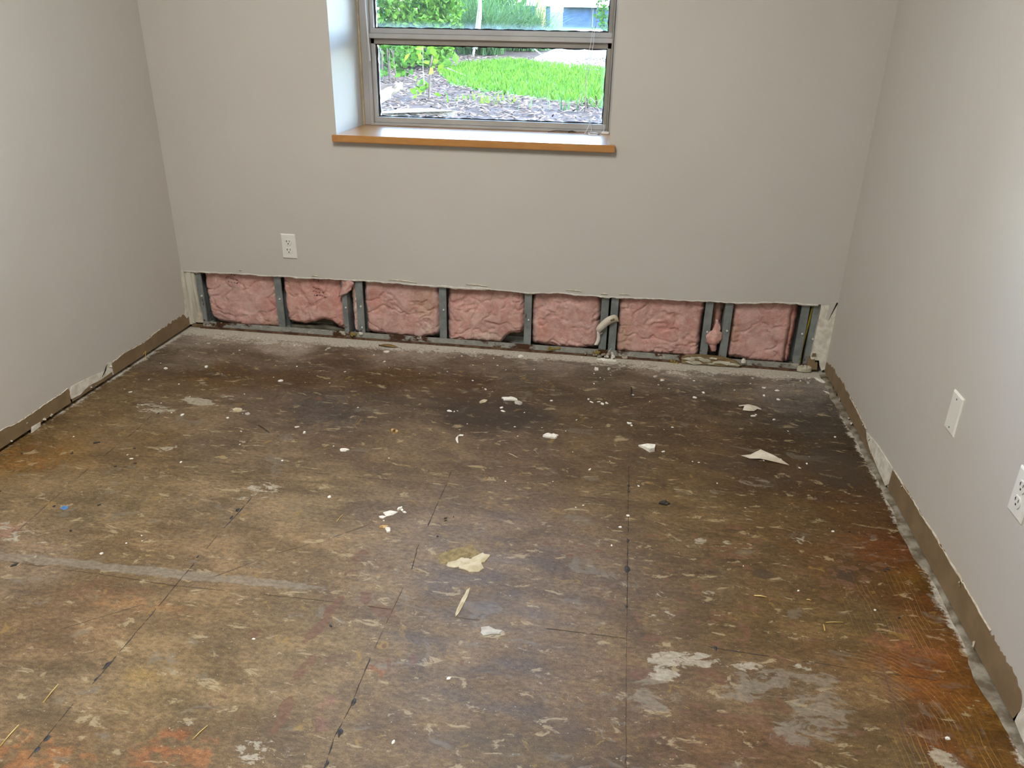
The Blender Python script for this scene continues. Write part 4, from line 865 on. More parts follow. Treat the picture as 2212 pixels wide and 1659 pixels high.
# lower sash
fbar('sash_stile', .876, GX0, .957, 1.328, FY + .008, .436, 'aluminium'); fbar('sash_stile', GX1, 1.964, .957, 1.328, FY + .008, .436, 'aluminium_bronze')
fbar('sash_rail', .876, 1.964, .957, L0, FY + .006, .436, 'aluminium'); fbar('sash_rail', .876, 1.964, L1, 1.322, FY + .008, .436, 'aluminium_bronze')
fbar('meeting_rail', .874, 1.966, 1.320, 1.340, FY - .010, .436, 'aluminium')
# upper sash
fbar('sash_rail', .876, 1.964, 1.340, U0, FY + .004, .436, 'aluminium'); fbar('sash_rail', .876, 1.964, U1, WZ1 - .035, FY + .008, .436, 'aluminium')
fbar('sash_stile', .876, GX0, 1.340, U1, FY + .008, .436, 'aluminium'); fbar('sash_stile', GX1, 1.964, 1.340, U1, FY + .008, .436, 'aluminium_bronze')
for (z0, z1) in ((L0, L1), (U0, U1)):
    cx, cz = (GX0 + GX1) / 2, (z0 + z1) / 2; hx, hz = (GX1 - GX0) / 2, (z1 - z0) / 2
    V = [(a, 0, b) for a, b in ((-1, -1), (1, -1), (1, 1), (-1, 1))]
    g = mesh('glass_pane', V + [(a, .004, b) for a, _, b in V], [(0, 1, 2, 3), (7, 6, 5, 4), (0, 4, 5, 1), (1, 5, 6, 2), (2, 6, 7, 3), (3, 7, 4, 0)], MATS['dirty_glass'], win)
    g.location = Vector((cx, .402, cz)) - Vector(win.location); g.scale = (hx, 1, hz)
    # ragged black glazing seal around the pane
    V, F = [], []; r = random.Random(int(z0 * 100))
    path = []
    for (a, b, nx, nz) in (((GX0, z0), (GX1, z0), 0, 1), ((GX1, z0), (GX1, z1), -1, 0), ((GX1, z1), (GX0, z1), 0, -1), ((GX0, z1), (GX0, z0), 1, 0)):
        n = int(math.hypot(b[0] - a[0], b[1] - a[1]) / .02); left = nx == 1
        for i in range(n + 1):
            t = i / n; x = a[0] + (b[0] - a[0]) * t; z = a[1] + (b[1] - a[1]) * t; w = (.009 if left else .005) + r.uniform(-.002, .002)
            if i < 1 or i > n - 1: w = .004
            path.append(((x, z), (x + nx * w, z + nz * w)))
    for (p, q) in path: V += [(p[0], .3985, p[1]), (q[0], .3985, q[1])]
    for i in range(len(path) - 1): F.append((2 * i, 2 * i + 1, 2 * i + 3, 2 * i + 2))
    mesh('glazing_seal', V, F, MATS['gasket_black'], win)
# raised blind above the view; its wand and cords hang down into it
bl = empty('window_blind', (1.408, .30, 2.43), 'raised white blind with wand and tangled lift cords', 'blind')
box('headrail', WX0 + .01, WX1 - .01, .27, .33, 2.415, 2.458, MATS['white_plastic'], bl, .002)
for k in range(12): box('slat', WX0 + .012, WX1 - .012, .275, .325, 2.406 - k * .007, 2.4085 - k * .007, MATS['white_plastic'], bl)
tube('wand', [(0.871, 1.483)[:1] + (.34, 2.4), ((0.874, 1.437)[0], .34, (0.874, 1.437)[1]), ((0.881, 1.225)[0], .34, (0.881, 1.225)[1])], .0032, MATS['cord_white'], bl, 6)
def o3(p, y): return (p[0], y, p[1])
tube('lift_cord', spline([(1.872, .32, 2.4), o3((1.871, 1.478), .33), o3((1.879, 1.380), .33), o3((1.875, 1.316), .335), o3((1.862, 1.251), .34), o3((1.862, 1.137), .345), o3((1.874, 1.040), .345), o3((1.896, 0.977), .35), (1.90, .345, .950), (1.93, .325, .949)], 5), .0011, MATS['cord_white'], bl, 5)
tube('lift_cord', spline([(1.895, .32, 2.4), o3((1.894, 1.483), .33), o3((1.889, 1.380), .33), o3((1.885, 1.307), .335), o3((1.871, 1.204), .34), o3((1.861, 1.118), .345), o3((1.871, 1.050), .345), o3((1.889, 0.997), .35), (1.875, .35, .954), (1.868, .34, .9475)], 5), .0011, MATS['cord_white'], bl, 5)
tube('cord_loop', spline([(1.952, .355, .985), (1.955, .35, .965), (1.945, .33, .950), (1.925, .30, .948), (1.895, .305, .948), (1.885, .33, .949), (1.905, .35, .950), (1.945, .352, .950), (1.982, .345, .950)], 6), .0013, MATS['cord_white'], bl, 5)
tube('cord_loop', spline([(1.880, .345, .948), (1.870, .31, .947), (1.895, .275, .947), (1.925, .28, .947), (1.93, .31, .949), (1.905, .325, .952), (1.89, .30, .948), (1.91, .265, .947), (1.945, .27, .947)], 6), .0013, MATS['cord_white'], bl, 5)
box('cord_tassel', 1.945, 1.978, .325, .340, .9447, .957, MATS['white_plastic'], bl, .003)
setp(tube('dead_twig', spline([(1.705, .325, .9475), (1.715, .335, .949), (1.74, .352, .952), (1.775, .352, .951), (1.83, .348, .949)], 5), .0016, MATS['tar_brown'], None, 5), 'thin dark twig lying on the window sill', 'twig')
setp(tube('dead_twig', [(1.795, .3525, .948), (1.812, .350, .953), (1.826, .347, .9485)], .0035, MATS['tar_black'], None, 6, .001), 'short black twig against the window frame sill', 'twig')
ins = empty('dead_insect', (1.930, .295, .945), 'tiny dead insect on the window sill among the cords', 'insect')
rough_chip('body', 1.930, .295, .9447, .006, .004, .004, 2, 'tar_black', parent=ins, n=8)
for k in range(4): tube('leg', [(1.930, .295, .948), (1.930 + .010 * math.cos(k * 1.57 + .6), .295 + .010 * math.sin(k * 1.57 + .6), .9456)], .0007, MATS['tar_black'], ins, 4)
V, F = [], []
for i in range(20):
    t = 2 * math.pi * i / 20; V += [(1.898 + .013 * math.cos(t), .16 + .013 * math.sin(t), .9453), (1.898 + .0105 * math.cos(t), .16 + .0105 * math.sin(t), .9453)]
for i in range(20): j = (i + 1) % 20; F.append((2 * i, 2 * j, 2 * j + 1, 2 * i + 1))
mesh('water_ring', V, F, MATS['tar_brown'], win)

# ------------------------------------------------------------------ debris on the floor
GRP = 'white plaster crumbs on the floor'
LAB = 'small white plaster crumb lying on the stained floor'
def crumb(p, s, seed, mat='plaster_chip', label=LAB, cat='plaster crumb', group=GRP, h=None):
    return rough_chip('plaster_crumb', p[0], p[1], -.0004, s * rng.uniform(.8, 1.3), s * rng.uniform(.5, .9), h or s * rng.uniform(.2, .5), seed, mat, label, cat, group, n=6, rnd=.28)
KNOWN = [((1.455, -0.668),.010),((1.652, -0.602),.008),((1.662, -0.630),.009),((2.003, -0.485),.009),((2.031, -0.476),.006),((2.047, -0.494),.010),((2.063, -0.483),.009),((2.158, -0.647),.008),((2.165, -0.661),.006),((2.151, -0.640),.005),((2.638, -0.494),.010),((2.715, -0.512),.007),
 ((2.421, -0.363),.009),((2.461, -0.310),.009),((2.718, -0.209),.010),((2.771, -0.228),.010),((2.761, -0.317),.010),((2.707, -0.291),.008),((2.291, -0.213),.009),((2.168, -0.383),.006),((2.003, -0.301),.007),((0.155, -0.488),.013),((0.319, -0.441),.009),((0.696, -0.520),.010),((0.147, -0.735),.008),((0.458, -0.890),.008),
 ((0.639, -0.880),.008),((0.926, -0.904),.007),((0.970, -0.941),.009),((1.559, -0.442),.005),((1.489, -0.365),.005),((1.841, -0.502),.006),((1.989, -0.461),.006),((2.320, -0.648),.006),((2.753, -0.599),.004),((2.921, -0.617),.005),((2.777, -0.844),.005),((2.746, -0.878),.005),((2.380, -0.899),.004),((2.402, -0.902),.005),
 ((2.280, -0.847),.006),((2.027, -1.017),.006),((2.160, -1.277),.006),((2.138, -1.344),.006),((1.215, -1.336),.007),((1.462, -1.369),.007),((1.474, -1.380),.005),((1.439, -1.381),.004),((1.424, -1.435),.004),((1.759, -2.023),.006),((1.683, -2.213),.006),((2.453, -1.032),.004),((2.192, -1.096),.005),
 ((1.260, -1.975),.004),((0.750, -1.630),.004),((0.689, -1.728),.006),((0.728, -1.671),.003),((0.766, -1.653),.003),((2.622, -1.559),.005),((0.974, -1.147),.005),((0.641, -1.220),.006),((0.462, -1.226),.006),((1.954, -0.653),.005),((1.728, -0.753),.004),((1.330, -1.066),.004),((1.754, -1.145),.004),((2.852, -2.011),.006),((2.808, -1.606),.004)]
for i, (p, s) in enumerate(KNOWN): crumb(p, s, 1000 + i)
r = random.Random(77); cnt = 0
while cnt < 115:                                        # finer scatter, thickest below the opened wall
    x = r.uniform(.1, 2.93); y = -abs(r.gauss(0, .55)) - .015
    if y < -2.2: continue
    crumb((x, y), r.choice((.0020, .0024, .003, .0035, .0045)) * (1.25 if y > -.25 else 1), 2000 + cnt); cnt += 1
GR2 = 'grey plaster flakes below the opening'
for i in range(46):
    x = r.uniform(.15, 2.95); y = -.012 - abs(r.gauss(0, .07)); s = r.uniform(.006, .014)
    rough_chip('plaster_flake', x, y, -.0004, s, s * .6, .0035, 3000 + i, 'grey_flake', 'grey plaster flake in the dust below the opened wall', 'plaster flake', GR2, n=7)
# pieces that can be told apart
def named(name, p, sx, sy, h, seed, mat, label, cat, **k): return rough_chip(name, p[0], p[1], -.0005, sx, sy, h, seed, mat, label, cat, **k)
# folded plaster chunk
p = (2.225, -0.837)
V = [(-.034, .016, 0), (-.012, -.004, 0), (.006, -.024, 0), (.024, -.014, 0), (.026, .004, 0), (.004, .014, 0), (-.034, .017, .005), (-.012, -.003, .012), (.006, -.022, .014), (.023, -.013, .016), (.026, .006, .020), (.002, .014, .016), (-.004, .004, .021), (.010, -.004, .017)]
F = [(5, 4, 3, 2, 1, 0), (0, 1, 7, 6), (1, 2, 8, 7), (2, 3, 9, 8), (3, 4, 10, 9), (4, 5, 11, 10), (5, 0, 6, 11), (6, 7, 12), (7, 8, 13, 12), (8, 9, 13), (9, 10, 13), (10, 11, 12, 13), (11, 6, 12)]
o = mesh('plaster_chunk', V, F, MATS['plaster_chip']); o.location = (p[0], p[1], -.0005); setp(o, 'folded white plaster chunk with a creased top on the bare floor', 'plaster chunk')
# folded triangular paper
p = (2.632, -0.831)
o = mesh('torn_paper', [(-.078, .004, .002), (-.05, -.014, .003), (-.014, -.018, .008), (.012, -.022, .006), (.052, -.030, .004), (.082, -.034, .001), (.060, -.006, .004), (.036, .002, .014), (-.008, .036, .016), (-.045, .010, .006), (.004, -.002, .014)],
  [(0, 1, 9), (1, 2, 10), (1, 10, 9), (9, 10, 8), (2, 3, 10), (10, 3, 7), (10, 7, 8), (3, 4, 6), (3, 6, 7), (4, 5, 6)], MATS['drywall_paper']); o.location = (p[0], p[1], 0)
o.modifiers.new('thick', 'SOLIDIFY').thickness = .0012; setp(o, 'long folded triangular scrap of torn drywall paper on the dark floor', 'paper scrap')
p = (2.633, -0.437)
o = mesh('torn_paper', [(-.040, .020, .002), (-.042, .028, .003), (-.022, .010, .012), (-.030, -.012, .002), (-.006, -.020, .004), (.014, -.018, .005), (.028, .002, .006), (.044, .004, .003), (.046, .014, .002), (.024, .018, .010), (-.004, .022, .014), (.000, .0, .016)],
  [(0, 2, 1), (1, 2, 10), (2, 3, 11), (3, 4, 11), (4, 5, 11), (5, 6, 11), (6, 9, 11), (6, 7, 8), (6, 8, 9), (9, 10, 11), (10, 2, 11)], MATS['drywall_paper']); o.location = (p[0], p[1], 0)
o.modifiers.new('thick', 'SOLIDIFY').thickness = .0015; setp(o, 'crumpled cream scrap of drywall paper below the right studs', 'paper scrap')
named('plaster_chip', (1.673, -0.521), .030, .014, .008, 11, 'plaster_chip', 'bright white oval plaster chip on the dark damp stain', 'plaster chip', rot=0)
named('plaster_chip', (1.712, -0.544), .015, .018, .004, 12, 'grey_flake', 'grey ragged plaster chip right of the bright oval chip', 'plaster chip', rot=.4)
named('plaster_chip', (1.569, -0.558), .012, .022, .003, 13, 'cream_paper', 'forked tan flake left of the bright oval chip', 'flake', rot=-.4)
named('plaster_chip', (1.868, -0.809), .024, .014, .009, 14, 'plaster_chip', 'white jagged plaster chip with a tail of crumbs', 'plaster chip', rot=0)
named('plaster_chip', (1.885, -0.795), .012, .005, .005, 15, 'plaster_chip', 'thin white plaster sliver touching the jagged chip', 'plaster chip', rot=.2)
setp(ribbon('paint_curl', [((1.552, -0.860)[0], (1.552, -0.860)[1], .003), ((1.535, -0.870)[0], (1.535, -0.870)[1], .006), ((1.534, -0.892)[0], (1.534, -0.892)[1], .004), ((1.544, -0.919)[0], (1.544, -0.919)[1], .002)], [.008, .012, .010, .004], [(0, 1, .2), (.6, .6, .3), (1, 0, .2)], 'plaster_chip'), 'curled white paint strip with a bent tail', 'paint strip')
named('plaster_chip', (0.643, -0.811), .022, .016, .005, 16, 'cream_paper', 'cream flat chip beside the pale scuff near the left wall', 'plaster chip', rot=.1)
named('plaster_chip', (0.696, -0.834), .010, .010, .003, 17, 'grey_flake', 'small grey chip right of the cream flat chip', 'plaster chip')
named('plaster_chip', (1.157, -1.038), .018, .010, .004, 18, 'plaster_chip', 'pale crescent plaster chip left of the shiny patch', 'plaster chip', rot=.2)
named('cork_plug', (1.293, -0.871), .016, .012, .006, 19, 'cork', 'round tan plug lying on the floor', 'plug', rnd=.1, n=12)
rough_chip('knot', (1.295, -0.874)[0], (1.295, -0.874)[1], .004, .009, .007, .0035, 20, 'tar_brown', 'dark brown core set in the round tan plug', 'plug core', n=9, rnd=.1)
named('paint_flake', (1.432, -1.393), .022, .016, .0022, 21, 'plaster_chip', 'pale triangular paint flake beside the smeared scuff', 'paint flake', n=5, rot=.6)
named('paint_flake', (1.413, -1.417), .012, .009, .002, 22, 'plaster_chip', 'small pale paint flake left of the triangular flake', 'paint flake', n=6)
named('plaster_chip', (1.454, -1.366), .010, .006, .006, 23, 'plaster_chip', 'thick white plaster bit right of the triangular flake', 'plaster chip')
named('plaster_chip', (1.451, -1.481), .011, .007, .006, 24, 'plaster_chip', 'round white plaster bit below the tan oval flake', 'plaster chip')
named('paint_flake', (1.433, -1.465), .008, .014, .002, 25, 'cork', 'tan oval flake above the round white bit', 'flake', rnd=.1)
named('torn_paper', (1.729, -1.603), .034, .030, .003, 26, 'cream_paper', 'large cream paper scrap stuck beside the yellow residue', 'paper scrap', n=14, rot=.4, rnd=.2)
named('torn_paper', (1.751, -1.568), .028, .020, .004, 127, 'cream_paper', 'smaller cream paper scrap touching the large cream scrap', 'paper scrap', n=12, rot=.9, rnd=.2)
named('torn_paper', (1.703, -1.593), .040, .020, .0025, 28, 'cream_paper', 'ragged cream paper strip on the yellow residue', 'paper scrap', n=16, rot=.5, rnd=.22)
named('putty_patch', (1.690, -1.563), .070, .040, .0016, 29, 'residue', 'yellow-brown adhesive residue under the cream paper scraps', 'residue', n=16, rot=.3)
named('plaster_streak', (1.737, -1.756), .006, .060, .003, 30, 'cream_paper', 'long thin cream putty streak below the cream scraps', 'putty streak', n=14, rnd=.15, rot=-.12)
named('plaster_chip', (1.828, -1.854), .032, .015, .003, 31, 'grey_flake', 'flat grey putty patch beside the main floor joint', 'putty patch', n=10, rot=0)
# leaf with a midrib
p = (1.024, -0.060); lf = empty('dead_leaf', (p[0], p[1], 0), 'brown dead leaf lying below the opened wall', 'leaf')
V, F = [], []
for i in range(9):
    t = i / 8; w = .016 * math.sin(math.pi * t) ** .7 * (1 - .35 * t); x = -.045 + .095 * t
    V += [(p[0] + x, p[1] + w - .006 * t, .004 + .006 * math.sin(t * 3)), (p[0] + x, p[1] - .006 * t, .002 + .005 * math.sin(t * 3)), (p[0] + x, p[1] - w - .006 * t, .006 + .005 * math.sin(t * 3 + .6))]
for i in range(8): q = 3 * i; F += [(q, q + 1, q + 4, q + 3), (q + 1, q + 2, q + 5, q + 4)]
o = mesh('blade', V, F, MATS['leaf_brown'], lf, True); o.modifiers.new('thick', 'SOLIDIFY').thickness = .0008
tube('stalk', [(p[0] + .045, p[1] - .006, .003), (p[0] + .070, p[1] - .010, .0012)], .0012, MATS['leaf_brown'], lf, 5)
def sliver(pa, pb, r0, mat, label, cat='sliver', grp=None): return setp(tube('straw_sliver', [(pa[0], pa[1], r0 * .6), ((pa[0] + pb[0]) / 2, (pa[1] + pb[1]) / 2, r0 * 1.6), (pb[0], pb[1], r0 * .6)], r0, MATS[mat], None, 5), label, cat, grp)
sliver((0.891, -2.185), (0.894, -2.239), .0016, 'straw', 'pale straw sliver left of the dotted black joint')
sliver((0.884, -2.301), (0.885, -2.357), .0016, 'straw', 'pale straw sliver beside the orange stain')
sliver((1.279, -2.237), (1.266, -2.276), .0014, 'straw', 'short cream sliver above the orange scraped patch')
sliver((2.500, -1.601), (2.533, -1.603), .0022, 'straw', 'bright yellow sliver beside the dark round stains')
sliver((2.637, -1.594), (2.648, -1.596), .0018, 'straw', 'tiny yellow sliver right of the bright yellow sliver')
sliver((2.669, -1.677), (2.714, -1.669), .0012, 'straw', 'thin yellow sliver lying across the brown floor')
sliver((2.661, -1.687), (2.660, -1.711), .0020, 'straw', 'short yellow sliver below the thin one')
sliver((1.285, -1.464), (1.292, -1.423), .0012, 'straw', 'tan sliver left of the smeared scuff')
sliver((1.737, -0.959), (1.770, -0.983), .0016, 'cream_paper', 'cream sliver beside the shiny patch')
sliver((0.781, -0.916), (0.845, -0.964), .0014, 'tar_black', 'thin black wire bit near the pale scuffs', 'wire')
sliver((2.161, -0.314), (2.162, -0.370), .0030, 'tar_black', 'black nail lying below the paired studs', 'nail')
named('tar_lump', (2.276, -1.188), .016, .012, .006, 33, 'tar_black', 'crumbly black tar lump right of the black joint', 'tar lump')
named('tar_lump', (0.276, -1.146), .013, .006, .003, 34, 'tar_black', 'black bark-like shard near the left wall', 'shard', rot=.4)
named('paint_spot', (0.437, -1.537), .013, .010, .0012, 35, 'blue_paint', 'blue paint spot on the floor near the left wall', 'paint spot', rnd=.15)
for i, (p, s) in enumerate((((0.530, -1.505),.006),((0.400, -1.536),.005),((0.534, -1.644),.005),((0.440, -1.284),.006),((0.493, -1.253),.006),((0.432, -1.159),.005),((0.241, -1.231),.005),((0.238, -1.221),.004),((0.074, -1.261),.005),((0.177, -1.490),.006),((1.606, -1.390),.005),((1.429, -1.900),.005),((0.486, -1.816),.010),((1.609, -1.402),.004),((1.604, -1.485),.004),((1.629, -1.378),.003),((2.862, -1.627),.004),((2.879, -1.426),.006),((2.891, -1.419),.006),((2.827, -1.248),.004))):
    rough_chip('black_speck', p[0], p[1], -.0003, s, s * .6, .0022, 4000 + i, 'tar_black', 'small black tar speck stuck to the floor', 'tar speck', 'black tar specks on the floor', n=6)
named('plaster_sliver', (2.975, -0.083), .014, .030, .004, 41, 'plaster_chip', 'white plaster sliver in the right corner dust', 'plaster chip', rot=.6, n=7)
named('plaster_sliver', (2.976, -0.208), .004, .018, .003, 42, 'plaster_chip', 'thin white sliver beside the right wall', 'plaster chip', rot=.6, n=7)
named('paint_flake', (3.000, -0.217), .020, .016, .003, 43, 'tan_paint', 'tan paint flake on the floor against the right wall', 'paint flake', n=7, tilt=.1)
named('plaster_chip', (1.038, -0.122), .012, .016, .003, 44, 'plaster_chip', 'pale plaster chip left of the dead leaf', 'plaster chip')
named('plaster_chip', (1.655, -0.065), .012, .012, .007, 45, 'plaster_chip', 'pale plaster crumb beside the track below the holed batt', 'plaster chip')
named('plaster_chip', (2.004, -0.140), .018, .010, .004, 46, 'plaster_chip', 'pale plaster chip below the plaster stick', 'plaster chip')
named('plaster_chip', (0.444, 0.019), .013, .009, .006, 47, 'plaster_chip', 'pale plaster crumb at the foot of the second stud', 'plaster chip')
e = empty('fibre_wisp', ((-0.396, 0.029)[0] * 0 + .02, (-0.396, 0.029)[0], 0), 'pale straw fibre sticking out of the left wall gap', 'fibre')
yy = (-0.408, 0.012)[0]
tube('fibre', spline([(-.004, yy, .010), (.012, yy + .01, .034), (.016, yy, .026), (.026, yy - .02, .003)], 5), .0012, MATS['straw'], e, 5)

# ------------------------------------------------------------------ outside the window
def zg(y): return .70 + .030 * y
def leafy(name, c1, c2, rough=.45, trans=.35):
    m = Mat(name); oi = m.n('Attribute', {'attribute_name': 'tint'}); nz = m.noise(m.co(), 14, 3)
    col = m.mix(m.step(nz, .3, .7), c1, c2); col = m.mix(1.0, col, oi.outputs['Color'], 'MULTIPLY')
    p = m.n('BsdfPrincipled', Base_Color=col, Roughness=rough, Specular_IOR_Level=.04); t = m.n('BsdfTranslucent', Color=col)
    x = m.n('MixShader', _0=trans, _1=p.outputs[0], _2=t.outputs[0]); m.t.links.new(x.outputs[0], m.out.inputs[0]); MATS[name] = m.m
leafy('shrub_leaf', S(46, 74, 22), S(66, 92, 30)); leafy('lawn_blade', S(58, 88, 22), S(74, 100, 28)); leafy('clump_blade', S(48, 76, 42), S(70, 92, 52)); leafy('young_leaf', S(78, 110, 24), S(96, 120, 30))
leafy('mulch_chip', S(70, 56, 46), S(94, 80, 68), .8, 0.0)
simple('soil', S(52, 41, 33), S(68, 55, 45), 8, .95, bump=.8, bd=.03, spec=.1)
simple('turf', S(46, 72, 20), S(60, 86, 26), 12, .9, bump=.8, bd=.03, spec=.1)
simple('concrete_walk', S(190, 186, 177), S(180, 176, 167), 3, .8)
simple('asphalt', S(80, 84, 88), S(70, 74, 78), 10, .8)
simple('bark_pale', S(150, 143, 128), S(122, 112, 96), 12, .8, bump=.6, stretch=(1, 4, 1))
simple('bark_dark', S(74, 57, 44), S(60, 46, 36), 12, .85)
simple('twig', S(112, 99, 81), S(90, 78, 62), 20, .8)
simple('post_yellow', S(214, 196, 116), S(204, 186, 106), 4, .5)
simple('white_siding', S(228, 226, 219), S(220, 218, 211), 3, .5)
simple('dark_blue_panel', S(36, 50, 70), S(46, 60, 82), 5, .75, spec=.15)
simple('metal_dark', S(70, 72, 74), None, 10, .5)
def tinted(o, cols):
    set_attr(o.data, 'tint', cols); return o
def quadsoup(name, mat, parent=None, smooth=False):
    return {'V': [], 'F': [], 'T': [], 'name': name, 'mat': mat, 'parent': parent}
def flush(s):
    o = mesh(s['name'], s['V'], s['F'], MATS[s['mat']], s['parent']); tinted(o, np.array([t + (1.0,) for t in s['T']])); return o
# ground
def sheet(name, poly, dz, mat, th=.02):
    o = prism(name, poly, lambda u, v, d: (u, v, zg(v) + dz - d), th, MATS[mat]); return setp(o, kind='structure')
sheet('ground', [(-16, .48), (14, .48), (14, 60), (-16, 60)], 0, 'soil', .3)
lawn_poly = [(-0.180, 6.114, 0.883)[:2], (0.272, 4.741, 0.842)[:2], (0.719, 4.205, 0.826)[:2], (1.196, 3.834, 0.815)[:2], (1.544, 3.546, 0.806)[:2], (1.873, 3.224, 0.797)[:2], (5.0, 2.9), (6.5, 7.0), (1.711, 7.300, 0.919)[:2], (1.008, 7.779, 0.933)[:2], (0.287, 8.430, 0.953)[:2], (-0.176, 7.452, 0.924)[:2]]
lawn = sheet('lawn_turf', lawn_poly, .006, 'turf', .012)
def inside(p, poly):
    c = False; n = len(poly)
    for i in range(n):
        (x0, y0), (x1, y1) = poly[i], poly[(i + 1) % n]
        if (y0 > p[1]) != (y1 > p[1]) and p[0] < (x1 - x0) * (p[1] - y0) / (y1 - y0) + x0: c = not c
    return c
far_walk = sheet('concrete_walk', [(0.875, 7.326, 0.920)[:2], (1.296, 7.237, 0.917)[:2], (1.722, 7.010, 0.910)[:2], (9.0, 7.2), (9.0, 12.0), (0.907, 13.386, 1.102)[:2], (0.619, 11.289, 1.039)[:2], (0.566, 8.830, 0.965)[:2]], .008, 'concrete_walk', .02)
sheet('asphalt', [(1.320, 8.804, 0.964)[:2], (1.654, 8.730, 0.962)[:2], (7.0, 8.6), (7.0, 11.6), (1.560, 11.107, 1.033)[:2], (1.284, 10.996, 1.030)[:2]], .012, 'asphalt', .02)
sheet('far_lawn', [(-14, 13.2), (0.619, 11.289, 1.039)[:2], (0.907, 13.386, 1.102)[:2], (9, 12.2), (13, 14), (13, 40), (-14, 40)], .005, 'turf', .012)
sheet('far_kerb', [(.2, 20.6), (6, 20.6), (6, 21.2), (.2, 21.2)], .03, 'concrete_walk', .03)
# lawn blades
r = random.Random(21); s = quadsoup('lawn_grass', 'lawn_blade')
n = 0
while n < 17000:
    x = r.uniform(-.6, 4.2); y = 2.9 + 5.6 * r.random()
    if not inside((x, y), lawn_poly): continue
    n += 1; h = r.uniform(.03, .075); w = r.uniform(.004, .008); a = r.uniform(0, 6.28); dx, dy = math.cos(a), math.sin(a); le = r.uniform(0, .05); b = r.uniform(0, 6.28); lx, ly = le * math.cos(b), le * math.sin(b)
    q = len(s['V']); z = zg(y) + .004; t = r.uniform(.7, 1.35); c = (t * r.uniform(.85, 1.15), t, t * r.uniform(.7, 1.1))
    s['V'] += [(x - dx * w, y - dy * w, z), (x + dx * w, y + dy * w, z), (x + lx * .5 + dx * w * .8, y + ly * .5 + dy * w * .8, z + h * .6), (x + lx * .5 - dx * w * .8, y + ly * .5 - dy * w * .8, z + h * .6), (x + lx, y + ly, z + h)]
    s['F'] += [(q, q + 1, q + 2, q + 3), (q + 3, q + 2, q + 4)]; s['T'] += [c] * 5
setp(flush(s), 'short bright green lawn grass outside the window', 'grass', kind='stuff')
# mulch
s = quadsoup('mulch', 'mulch_chip'); n = 0
while n < 15000:
    x = r.uniform(-2.6, 3.4); y = .7 + 8.4 * r.random() ** 1.3
    if inside((x, y), lawn_poly) and r.random() > .02: continue
    n += 1; L = r.uniform(.012, .05); w = r.uniform(.003, .009); a = r.uniform(0, 6.28); dx, dy = math.cos(a), math.sin(a); z0 = zg(y) + r.uniform(.002, .03); dz = r.uniform(-.3, .3) * L
    q = len(s['V']); t = r.choice((.45, .6, .75, .9, 1.1, 1.35, 1.6)); c = (t, t * r.uniform(.9, 1), t * r.uniform(.85, 1))
    s['V'] += [(x - dx * L - dy * w, y - dy * L + dx * w, z0 - dz), (x - dx * L + dy * w, y - dy * L - dx * w, z0 - dz + .003), (x + dx * L + dy * w, y + dy * L - dx * w, z0 + dz), (x + dx * L - dy * w, y + dy * L + dx * w, z0 + dz + .003), (x, y, z0 + w)]
    s['F'] += [(q, q + 1, q + 4), (q + 1, q + 2, q + 4), (q + 2, q + 3, q + 4), (q + 3, q, q + 4)]; s['T'] += [c] * 5
setp(flush(s), 'brown bark mulch covering the bed outside the window', 'mulch', kind='stuff')
def leaf_quads(s, c, size, r, tint, up=.3):
    d = Vector((r.gauss(0, 1), r.gauss(0, 1), r.gauss(up, .7))).normalized(); a = d.cross(Vector((r.gauss(0, 1), r.gauss(0, 1), r.gauss(0, 1)))).normalized(); nrm = d.cross(a)
    q = len(s['V']); L = size * r.uniform(.7, 1.2); w = L * .32
    s['V'] += [c, c + d * L * .45 + a * w + nrm * w * .3, c + d * L, c + d * L * .45 - a * w + nrm * w * .3]
    s['F'] += [(q, q + 1, q + 2), (q, q + 2, q + 3)]; s['T'] += [tint] * 4
def shrub(name, label, ctr, rx, ry, rz, n, leaf, seed, mat='shrub_leaf', leaf_tint=(1, 1, 1), low=-1.0):  # colour multiplier for each shrub's own leaf tone
    r = random.Random(seed); base = (ctr[0], ctr[1], zg(ctr[1])); e = empty(name, base, label, 'shrub')
    s = quadsoup('foliage', mat, e)
    for i in range(n):
        while True:
            d = Vector((r.gauss(0, 1), r.gauss(0, 1), r.gauss(0, 1))).normalized()
            if d.z > low: break
        k = r.uniform(.55, 1.0) ** .5; k *= .8 + .4 * fb1(d.x * 2.2 + d.z * 1.7 + 5, seed, 3)
        p = Vector((ctr[0] + d.x * rx * k, ctr[1] + d.y * ry * k, ctr[2] + d.z * rz * k))
        if p.z < zg(p.y) + .05: continue
        t = r.uniform(.6, 1.35); leaf_quads(s, p, leaf, r, (t * leaf_tint[0] * r.uniform(.85, 1.15), t * leaf_tint[1], t * leaf_tint[2]))
    o = flush(s); o['kind'] = 'stuff'
    for k in range(7):
        a = k * .9 + seed; tube('stem', spline([(ctr[0] + .10 * math.cos(a), ctr[1] + .1 * math.sin(a), zg(ctr[1]) - .02), (ctr[0] + .25 * rx * math.cos(a), ctr[1] + .25 * ry * math.sin(a), zg(ctr[1]) + .3), (ctr[0] + .6 * rx * math.cos(a), ctr[1] + .6 * ry * math.sin(a), ctr[2] + .2 * rz)], 4), .007, MATS['bark_dark'], e, 5, .003)
    return e
gx, gy, gz = (-0.925, 6.419, 0.893)
shrub('leafy_shrub', 'dense broadleaf shrub filling the left of the upper pane', (gx + .05, gy + .2, gz + .62), .86, .7, .80, 6500, .085, 31)
gx, gy, gz = (-0.916, 8.285, 0.949)
shrub('leafy_shrub', 'yellow-green fine leaved shrub behind the broadleaf shrub', (gx - .1, gy + .5, gz + .62), .62, .6, .80, 2600, .065, 32, leaf_tint=(1.25, 1.2, .7))
